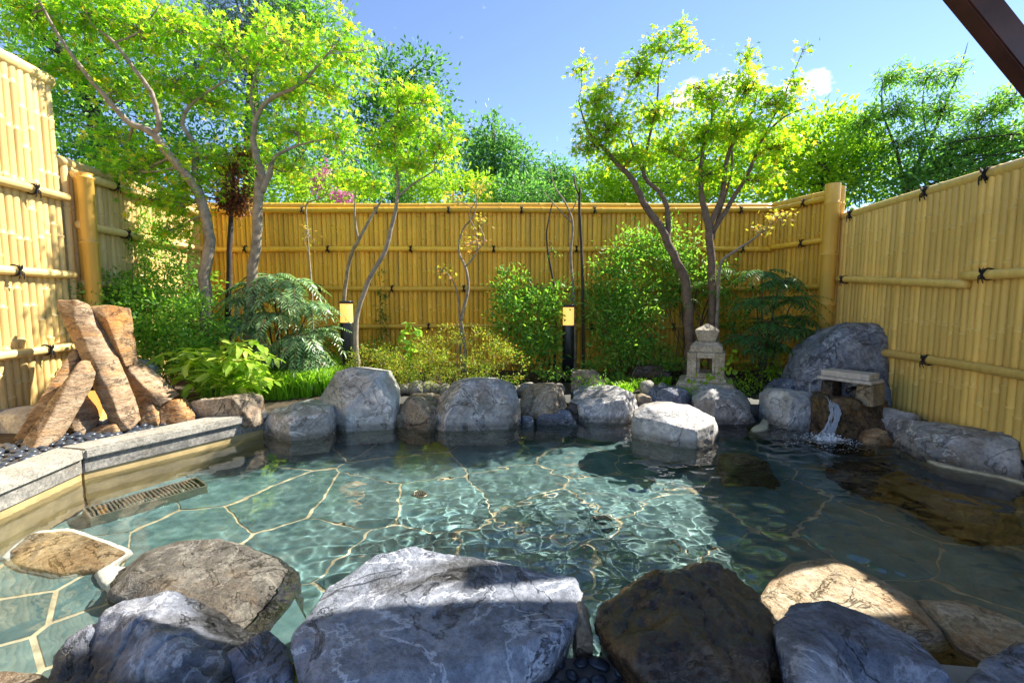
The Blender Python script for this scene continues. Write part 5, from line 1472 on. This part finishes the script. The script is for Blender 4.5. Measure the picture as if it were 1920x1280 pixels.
bush('bush', 'tall airy shrub right of the right bollard light against the fence', 'bush', [(1150, 540, 5.6, 50, 80, .25), (1190, 590, 5.5, 50, 90, .25), (1120, 580, 5.6, 30, 60, .2), (1160, 650, 5.4, 60, 40, .2), (1180, 470, 5.7, 40, 40, .2)], 5600, M['mid_leaf'], OVAL, (0.028, 0.068), 12, 0.075, 0.15, seed=6)
bush('bush', 'dark glossy shrub behind the right maple trunks', 'bush', [(1255, 460, 5.75, 60, 50, .2), (1290, 530, 5.75, 50, 60, .2), (1370, 560, 5.7, 40, 70, .2), (1240, 520, 5.75, 40, 60, .2)], 3600, M['mid_leaf'], OVAL, (0.035, 0.06), 14, 0.07, 0.3, seed=7)
bush('ground_cover', 'low leafy plants under the fence between the azaleas and the left bollard', 'plants', [(650, 690, 5.5, 60, 20, .2), (600, 650, 5.7, 40, 30, .15), (720, 660, 5.7, 50, 18, .15)], 1500, M['mid_leaf'], OVAL, (0.025, 0.055), 12, 0.05, 0.2, seed=31, stems=8, sr=0.004)
bush('ground_cover', 'low leafy plants filling the bed left of the stone lantern', 'plants', [(1210, 670, 5.5, 60, 30, .2), (1130, 690, 5.3, 40, 18, .15), (1260, 690, 5.3, 30, 18, .12)], 1600, M['mid_leaf'], OVAL, (0.025, 0.055), 12, 0.05, 0.2, seed=32, stems=8, sr=0.004)
bush('bush', 'small low green plants at the foot of the right corner fence', 'bush', [(1420, 700, 5.0, 45, 18, .2), (1455, 680, 5.1, 25, 20, .15), (1400, 725, 4.75, 35, 14, .12)], 700, M['lime_leaf'], OVAL, (0.025, 0.045), 12, 0.045, 0.3, seed=8, stems=8)
bush('vine', 'thin dark ivy strand climbing the fence right of the twin stemmed maple', 'vine', [(716, 560, 6.02, 4, 50, .02), (717, 620, 6.02, 5, 40, .02)], 220, M['dark_leaf'], OVAL, (0.03, 0.05), 8, 0.03, 0.1, seed=9, stems=3, sr=0.004)
bush('vine', 'heart leaved vine over the window of the stone lantern', 'vine', [(1345, 672, 4.75, 22, 16, .05), (1340, 705, 4.7, 22, 12, .08), (1310, 722, 4.65, 25, 8, .08)], 90, M['lime_leaf'], tmpl_oval(0.85, 0.05, 0.1), (0.04, 0.07), 6, 0.05, 0.3, seed=10, stems=6, sr=0.004)
# plant with heart shaped leaves, every leaf apart
def leafy(name, label, base, stems, leaf_l, tm, leafm, seed, droop=0.35, n_pair=7, cat='plant', ang=60, size_jit=0.2):
    r = np.random.default_rng(seed)
    root = empty(name, base)
    tag(root, label, cat)
    lm = mesh_np('leaf', tm[0], tm[1], True); lm.materials.append(leafm)
    wood = Acc()
    for (dx, dy, h) in stems:
        tip = Vector((dx, dy, h))
        pts = [Vector((0, 0, 0)).lerp(Vector((dx * 0.15, dy * 0.15, 0)), 1), Vector((dx * 0.35, dy * 0.35, h * 0.62)), Vector((dx * 0.75, dy * 0.75, h * 0.98)), Vector((dx * 1.1, dy * 1.1, h * (1 - droop * 0.3)))]
        path = [Vector(q) for q in smooth_path([p[:] for p in pts], 6)]
        tube(wood, path, np.linspace(0.006, 0.002, len(path)), 5, False)
        for k in range(n_pair):
            t = 0.3 + 0.7 * k / (n_pair - 1)
            f_ = t * (len(path) - 1); i0 = min(int(f_), len(path) - 2)
            p = path[i0].lerp(path[i0 + 1], f_ - i0); tg = (path[i0 + 1] - path[i0]).normalized()
            sd = tg.cross(Vector((0, 0, 1)))
            sd = sd.normalized() if sd.length > 1e-3 else Vector((1, 0, 0))
            for q in (-1, 1):
                d = (tg * math.cos(R(ang)) + sd * q * math.sin(R(ang)) + Vector(r.normal(0, 0.18, 3)) - Vector((0, 0, 0.15))).normalized()
                nn = (Vector((0, 0, 1)) + Vector(r.normal(0, 0.3, 3)))
                nn = (nn - d * nn.dot(d)).normalized(); b = nn.cross(d)
                o = link(bpy.data.objects.new('leaf', lm), root)
                s = leaf_l * (1 - size_jit + 2 * size_jit * r.random()) * (0.7 + 0.3 * math.sin(math.pi * t))
                mt = Matrix((d, b, nn)).transposed().to_4x4()
                o.matrix_local = Matrix.Translation(p) @ mt @ Matrix.Scale(s, 4)
    wood.build('stems', M['lime_leaf'], root, True)
    return root
def leaf_obj_mat(name, c1, c2, trans=0.45):
    m = leaf_mat(name, c1, c2, None, trans)
    nt = m.node_tree
    oi = nt.nodes.new('ShaderNodeObjectInfo')
    rp = [n for n in nt.nodes if n.type == 'VALTORGB'][0]
    nt.links.new(oi.outputs['Random'], rp.inputs[0])
    return m
M['big_leaf'] = leaf_obj_mat('big_leaf', (0.22, 0.40, 0.03), (0.48, 0.58, 0.13))
M['heart_leaf'] = leaf_obj_mat('heart_leaf', (0.20, 0.42, 0.04), (0.40, 0.58, 0.12))
BIG = tmpl_oval(0.36, 0.05, 0.18)
rr_ = np.random.default_rng(3)
g0 = at(396, 760, 4.02)
leafy('leafy_plant', 'bright plant with long arching stems of paired narrow leaves at the ledge end', (g0.x, g0.y, zg(g0.x, g0.y) - 0.01), [(rr_.uniform(-0.46, 0.46), rr_.uniform(-0.12, 0.28), rr_.uniform(0.2, 0.66)) for _ in range(30)] + [(0.5, 0.05, 0.55), (0.38, 0.1, 0.66)], 0.165, BIG, M['big_leaf'], 4)
g1 = at(770, 660, 5.0)
leafy('leafy_plant', 'lime plant with round heart shaped leaves rising from the azaleas', (g1.x, g1.y, 0.2), [(0.0, -0.05, 0.72), (0.1, -0.05, 0.66), (-0.08, -0.05, 0.6), (0.03, -0.08, 0.5)], 0.085, tmpl_oval(0.95, 0.04, 0.2), M['heart_leaf'], 5, n_pair=5)
# mahonia
def frond_plant(name, label, base, fr_list, tm, leafm, pairs, ll, seed, cat='bush', droop=0.5, ang=55, stem_h=0.0, bark=None):
    r = np.random.default_rng(seed)
    wood, leaf = Acc(), Acc()
    root = empty(name, base); tag(root, label, cat)
    b = Vector(base)
    for (ox, oy, oz, dx, dy, dz, L_) in fr_list:
        s = Vector((ox, oy, oz))
        if oz > 0.05: tube(wood, [Vector((ox * 0.2, oy * 0.2, 0)), Vector((ox * 0.5, oy * 0.5, oz * 0.6)), s], [0.012, 0.009, 0.006], 5, False)
        frond(wood, leaf, s, (dx, dy, dz), L_, droop * r.uniform(0.7, 1.3), pairs, ll, tm, r, ang=ang)
    wood.build('stems', bark or M['bark_brown'], root, True)
    o = leaf.build('fronds', leafm, root); o['kind'] = 'stuff'
    return root
def rosette(r, heads, per, L0, L1, up=(0.0, 0.8), fwd=0.0):
    out = []
    for (ox, oy, oz) in heads:
        for k in range(per):
            a = 2 * math.pi * (k + r.random()) / per
            out.append((ox, oy, oz, math.cos(a), math.sin(a) - fwd, r.uniform(*up), r.uniform(L0, L1)))
    return out
g2 = at(530, 690, 5.0)
heads = [(-0.38, 0.0, 0.95), (-0.1, 0.05, 1.2), (0.15, 0.0, 1.14), (0.36, -0.05, 0.9), (0.0, -0.15, 0.8), (-0.3, -0.12, 0.68), (0.28, -0.18, 0.58), (-0.05, -0.2, 0.46), (0.38, 0.05, 0.62), (-0.52, 0.02, 0.75), (0.05, -0.1, 1.0), (0.2, -0.1, 0.35), (-0.25, 0.0, 1.1), (0.3, -0.1, 0.42)]
frond_plant('mahonia_bush', 'feathery grey green mahonia bush with drooping narrow leaflets', (g2.x, g2.y, 0.2), rosette(np.random.default_rng(5), heads, 13, 0.28, 0.46, (0.0, 0.7), 0.15), LANCE, M['mahonia_leaf'], 12, 0.12, 6, droop=0.8)
g3 = at(1430, 660, 5.15)
heads = [(-0.1, 0, 0.95), (0.12, -0.05, 1.15), (0.28, -0.05, 0.95), (0.0, -0.1, 0.7), (0.22, -0.1, 0.62), (-0.2, -0.05, 0.55), (0.30, 0.0, 0.75), (0.1, 0.05, 0.45), (-0.05, 0.0, 1.25)]
frond_plant('nandina_bush', 'dark green feathery shrub in the right corner behind the lantern', (g3.x, g3.y, 0.2), rosette(np.random.default_rng(8), heads, 15, 0.25, 0.42, (-0.1, 0.6), 0.1), LANCE6, M['dark_leaf'], 8, 0.11, 7, droop=0.55)
g4 = at(1290, 600, 5.6)
frond_plant('nandina_bush', 'pale tipped feathery shrub between the two right maple trunks', (g4.x, g4.y, 0.2), rosette(np.random.default_rng(9), [(0.1, 0, 1.15), (0.35, 0, 1.3), (-0.1, -0.02, 0.95), (0.3, -0.05, 1.05)], 9, 0.2, 0.34, (0, 0.6), 0.1), LANCE6, M['mid_leaf'], 7, 0.09, 8, droop=0.5)
g5 = on(1165, 722, 0.18)
frond_plant('fern', 'small bright fern growing behind the rim rocks', (g5.x, g5.y, zg(g5.x, g5.y)), [(0, 0, 0, math.cos(a), math.sin(a) * 0.8, u, l) for a, u, l in ((0.1, .5, .24), (0.9, .8, .26), (1.6, 2.4, .26), (2.4, .8, .26), (3.1, .4, .28), (3.9, .5, .2), (4.7, .5, .2), (5.5, .4, .24), (2.8, 1.2, .2), (0.4, 1.2, .2))], LANCE, M['grass'], 15, 0.06, 9, 'fern', droop=0.4, ang=70)
# grass
def grass(name, label, cells, n, h0, h1, mat, seed, cat='grass', w=0.005):
    r = np.random.default_rng(seed)
    V, T = [], []
    c = 0
    for k in range(n):
        e = cells[r.integers(len(cells))]
        x, y = e[0] + r.uniform(-1, 1) * e[2], e[1] + r.uniform(-1, 1) * e[3]
        z = zg(x, y) - 0.01
        a = r.uniform(0, 2 * math.pi); h = r.uniform(h0, h1); l = r.uniform(0.3, 0.95) * h
        ca, sa = math.cos(a), math.sin(a)
        pts = [(0, 0), (0.25 * l, 0.55 * h), (0.62 * l, 0.85 * h), (1.05 * l, 0.80 * h)]
        for i, (u, v) in enumerate(pts):
            ww = w * (1.0, 0.95, 0.7, 0.05)[i]
            V += [(x + ca * u - sa * ww, y + sa * u + ca * ww, z + v), (x + ca * u + sa * ww, y + sa * u - ca * ww, z + v)]
        for i in range(3):
            b = c + 2 * i
            T += [(b, b + 1, b + 3), (b, b + 3, b + 2)]
        c += 8
    acc = Acc(); acc.add(V, T)
    o = acc.build(name, mat)
    return tag(o, label, cat, kind='stuff')
ga = [on(px, py, 0.19) for px, py in ((470, 742), (520, 740), (560, 738), (600, 735), (500, 722), (550, 718), (600, 715), (630, 712))]
grass('grass', 'bright arching grass between the leafy plant and the angular rock', [(p.x, p.y, 0.17, 0.14) for p in ga], 7500, 0.16, 0.34, M['grass'], 1)
gb = [on(px, py, 0.19) for px, py in ((1130, 728), (1200, 728), (1170, 735), (1240, 722), (1290, 728), (1350, 727))]
grass('ground_cover', 'tufts of grass and weeds behind the right rim rocks', [(p.x, p.y, 0.09, 0.07) for p in gb], 900, 0.05, 0.14, M['grass'], 2, 'weeds')
bush('ground_cover', 'creeping weeds in the soil around the cobbles and bollard light', 'weeds', [(1040, 700, 5.0, 50, 6, .15), (1110, 715, 4.7, 30, 6, .1), (940, 715, 4.9, 40, 5, .1), (1300, 728, 4.65, 30, 5, .1), (1380, 730, 4.7, 30, 5, .1)], 900, M['mid_leaf'], OVAL, (0.02, 0.04), 10, 0.04, 0.2, seed=20, stems=5, sr=0.003)

# ------------------------------------------------------------------ trees beyond the fence
BG = 'trees beyond the fence'
def far(name, label, ell, n, mat, size, clump_n=34, cs=0.22, seed=0, trunk=None, bark=None, tm=SIMPLE, stems=20, shell=0.35):
    return bush(name, label, 'tree', ell, n, M[mat], tm, size, clump_n, cs, shell, BG, seed, M[bark or 'bark_dark'], stems, trunk, 0.5, 'crown', sr=0.02)
far('broadleaf_tree', 'pale leafy tree filling the top left corner behind the tall fence', [(40, 130, 8.0, 130, 110, 1.2), (190, 60, 8.5, 140, 100, 1.2), (230, 230, 8.5, 130, 110, 1.0), (90, 260, 8.2, 110, 90, 1.0), (330, 120, 9.0, 90, 120, 1.0)], 13000, 'mid_leaf', (0.07, 0.12), 30, 0.17, 31, [(210, 420, 8.5, .16), (190, 260, 8.5, .14), (130, 120, 8.2, .12), (70, 60, 8.0, .09), (10, 0, 7.8, .05)])
far('pine_tree', 'blue green pine standing behind the maples', [(480, 30, 10, 90, 50, .9), (470, 100, 10, 80, 45, .8), (440, 170, 10, 80, 45, .8), (530, 60, 10, 60, 60, .7), (400, 60, 10, 60, 40, .6)], 9000, 'pine_needle', (0.12, 0.20), 40, 0.13, 32, [(470, 420, 10, .16), (472, 200, 10, .12), (480, 40, 10, .06)], 'bark_brown', tmpl_simple(0.07))
far('broadleaf_tree', 'airy green tree with sky gaps above the second maple', [(560, 50, 9.5, 60, 50, .6), (600, 20, 9.5, 40, 40, .5), (540, 110, 9.5, 50, 50, .6), (580, 140, 9.5, 60, 50, .6)], 3600, 'mid_leaf', (0.07, 0.11), 26, 0.14, 33, [(560, 400, 9.5, .10), (565, 200, 9.5, .08), (575, 40, 9.5, .03)])
far('broadleaf_tree', 'full green tree low behind the left maples', [(300, 300, 9, 130, 80, 1.0), (440, 270, 9.5, 110, 90, 1.0), (560, 300, 9.5, 100, 80, .9), (200, 330, 8.6, 90, 60, .8), (640, 300, 10, 60, 80, .8)], 11000, 'far_leaf', (0.07, 0.12), 30, 0.17, 34, [(430, 420, 9.3, .14), (430, 300, 9.3, .1)])
far('oak_tree', 'tall dark green oak left of the open sky', [(715, 150, 12, 55, 45, .8), (790, 150, 12, 45, 45, .8), (760, 220, 12, 90, 70, 1.1), (700, 260, 12, 70, 80, 1.0), (820, 240, 12, 50, 60, .8), (760, 320, 12, 110, 60, 1.1)], 9500, 'dark_leaf', (0.09, 0.15), 34, 0.2, 35, [(745, 420, 12, .17), (745, 300, 12, .14), (760, 140, 12, .05)])
far('broadleaf_tree', 'rounded cone shaped green tree in the middle distance under open sky', [(925, 250, 16, 30, 30, .6), (920, 290, 16, 60, 35, 1.0), (960, 310, 16, 50, 35, .9), (885, 310, 16, 50, 40, .9), (925, 350, 16, 100, 40, 1.2), (990, 350, 16, 40, 30, .8)], 9000, 'far_leaf', (0.11, 0.18), 34, 0.24, 36, [(925, 420, 16, .2), (925, 240, 16, .05)])
far('broadleaf_tree', 'smaller round green tree right of the cone shaped tree', [(1040, 330, 17, 45, 28, .8), (1020, 360, 17, 55, 25, .8), (1075, 350, 17, 40, 30, .8)], 4200, 'far_leaf', (0.11, 0.18), 34, 0.24, 37, [(1040, 420, 17, .16), (1040, 320, 17, .05)])
for i, (x, y, w, h, lb) in enumerate([(560, 365, 90, 40, 'leafy hedge shrub showing above the fence behind the pink flowers'), (700, 355, 80, 50, 'leafy hedge shrub above the fence behind the twin stemmed maple'), (850, 360, 90, 40, 'leafy hedge shrub above the fence below the dark oak'), (980, 370, 80, 28, 'leafy hedge shrub above the fence below the cone shaped tree'), (1130, 365, 70, 36, 'leafy hedge shrub above the fence left of the right maples')]):
    bush('hedge_shrub', lb, 'shrub', [(x, y, 8.5, w, h, .5)], 2600, M['far_leaf' if i % 2 else 'lime_leaf'], SIMPLE, (0.06, 0.10), 28, 0.12, 0.4, 'shrubs beyond the fence', 40 + i, M['bark_dark'], 8, None, 0.5, sr=0.012)
far('broadleaf_tree', 'yellow green tree behind the right maples', [(1190, 320, 8.5, 90, 60, .8), (1310, 290, 8.5, 100, 80, .9), (1430, 310, 8.5, 100, 70, .9), (1260, 360, 8.3, 140, 40, .8)], 13000, 'lime_leaf', (0.07, 0.11), 28, 0.14, 51, [(1320, 430, 8.5, .10), (1320, 300, 8.5, .06)])
far('broadleaf_tree', 'yellow green tree with rusty leaves above the right corner post', [(1540, 270, 7.5, 80, 55, .7), (1500, 330, 7.5, 80, 50, .7), (1590, 320, 7.5, 60, 50, .6)], 8000, 'lime_leaf', (0.07, 0.11), 28, 0.13, 52, [(1545, 430, 7.5, .09), (1545, 290, 7.5, .05)])
far('broadleaf_tree', 'dark green tree low behind the right fence', [(1640, 330, 7.0, 70, 50, .6), (1750, 330, 7.0, 100, 40, .7), (1870, 300, 6.8, 90, 35, .6), (1950, 280, 6.6, 80, 50, .6)], 6500, 'dark_leaf', (0.06, 0.10), 28, 0.13, 53, [(1700, 430, 7.0, .09), (1700, 330, 7, .05)])
tree('cherry_tree', 'cherry tree with dark narrow leaves on fanning branches against the sky', 'tree',
     [[(1690, 480, 6.8, 0.044), (1695, 400, 6.8, 0.039), (1705, 340, 6.8, 0.030), (1740, 270, 6.8, 0.022), (1775, 190, 6.8, 0.014), (1800, 130, 6.8, 0.008), (1815, 80, 6.8, 0.003)],
      [(1700, 360, 6.8, 0.022), (1680, 280, 6.75, 0.017), (1655, 210, 6.7, 0.010), (1655, 150, 6.7, 0.004)],
      [(1705, 340, 6.8, 0.022), (1770, 290, 6.75, 0.017), (1840, 240, 6.7, 0.011), (1910, 180, 6.6, 0.004)],
      [(1740, 270, 6.8, 0.011), (1730, 200, 6.8, 0.007), (1735, 150, 6.8, 0.003)],
      [(1770, 290, 6.75, 0.011), (1860, 290, 6.6, 0.007), (1920, 250, 6.5, 0.003)]],
     [(1670, 150, 6.7, 40, 25, .3, 26), (1740, 150, 6.8, 45, 30, .3, 26), (1680, 210, 6.7, 55, 35, .4, 44), (1760, 210, 6.8, 60, 35, .4, 44), (1790, 140, 6.8, 20, 30, .2, 10), (1830, 220, 6.7, 55, 30, .4, 38), (1890, 190, 6.6, 40, 30, .3, 28), (1700, 270, 6.75, 70, 35, .45, 50), (1790, 270, 6.75, 70, 30, .4, 46), (1870, 260, 6.6, 60, 30, .4, 40), (1740, 320, 6.8, 90, 25, .4, 40), (1620, 240, 6.75, 40, 40, .3, 26)],
     M['bark_dark'], M['mid_leaf'], tm=LANCE6, size=(0.07, 0.11), per=10, seed=21, group=None, upw=0.6, spread=0.06, dens=1.6)
r_ = np.random.default_rng(77)
cm_ = bush('crape_myrtle', 'crape myrtle with pink flower heads above the fence', 'shrub', [(610, 340, 7.4, 45, 30, .3), (650, 370, 7.4, 35, 18, .3)], 900, M['lime_leaf'], OVAL, (0.05, 0.08), 16, 0.1, 0.4, None, 61, M['bark_grey'], 8, None, 0.5, sr=0.008)
fl = Acc()
for (px, py) in ((600, 335), (612, 322), (632, 368), (645, 374), (590, 350), (655, 376)):
    c = np.array(at(px, py, 7.1)); P = c + r_.normal(0, 0.05, (70, 3)) * [1, 1, 1.3]
    put_leaves(fl, P, r_.normal(0, 1, (70, 3)), r_.normal(0, 1, (70, 3)), r_.uniform(0.025, 0.045, 70), tmpl_oval(0.9))
o = fl.build('flower_heads', M['pink'], cm_); o.location = -cm_.location; o['kind'] = 'stuff'
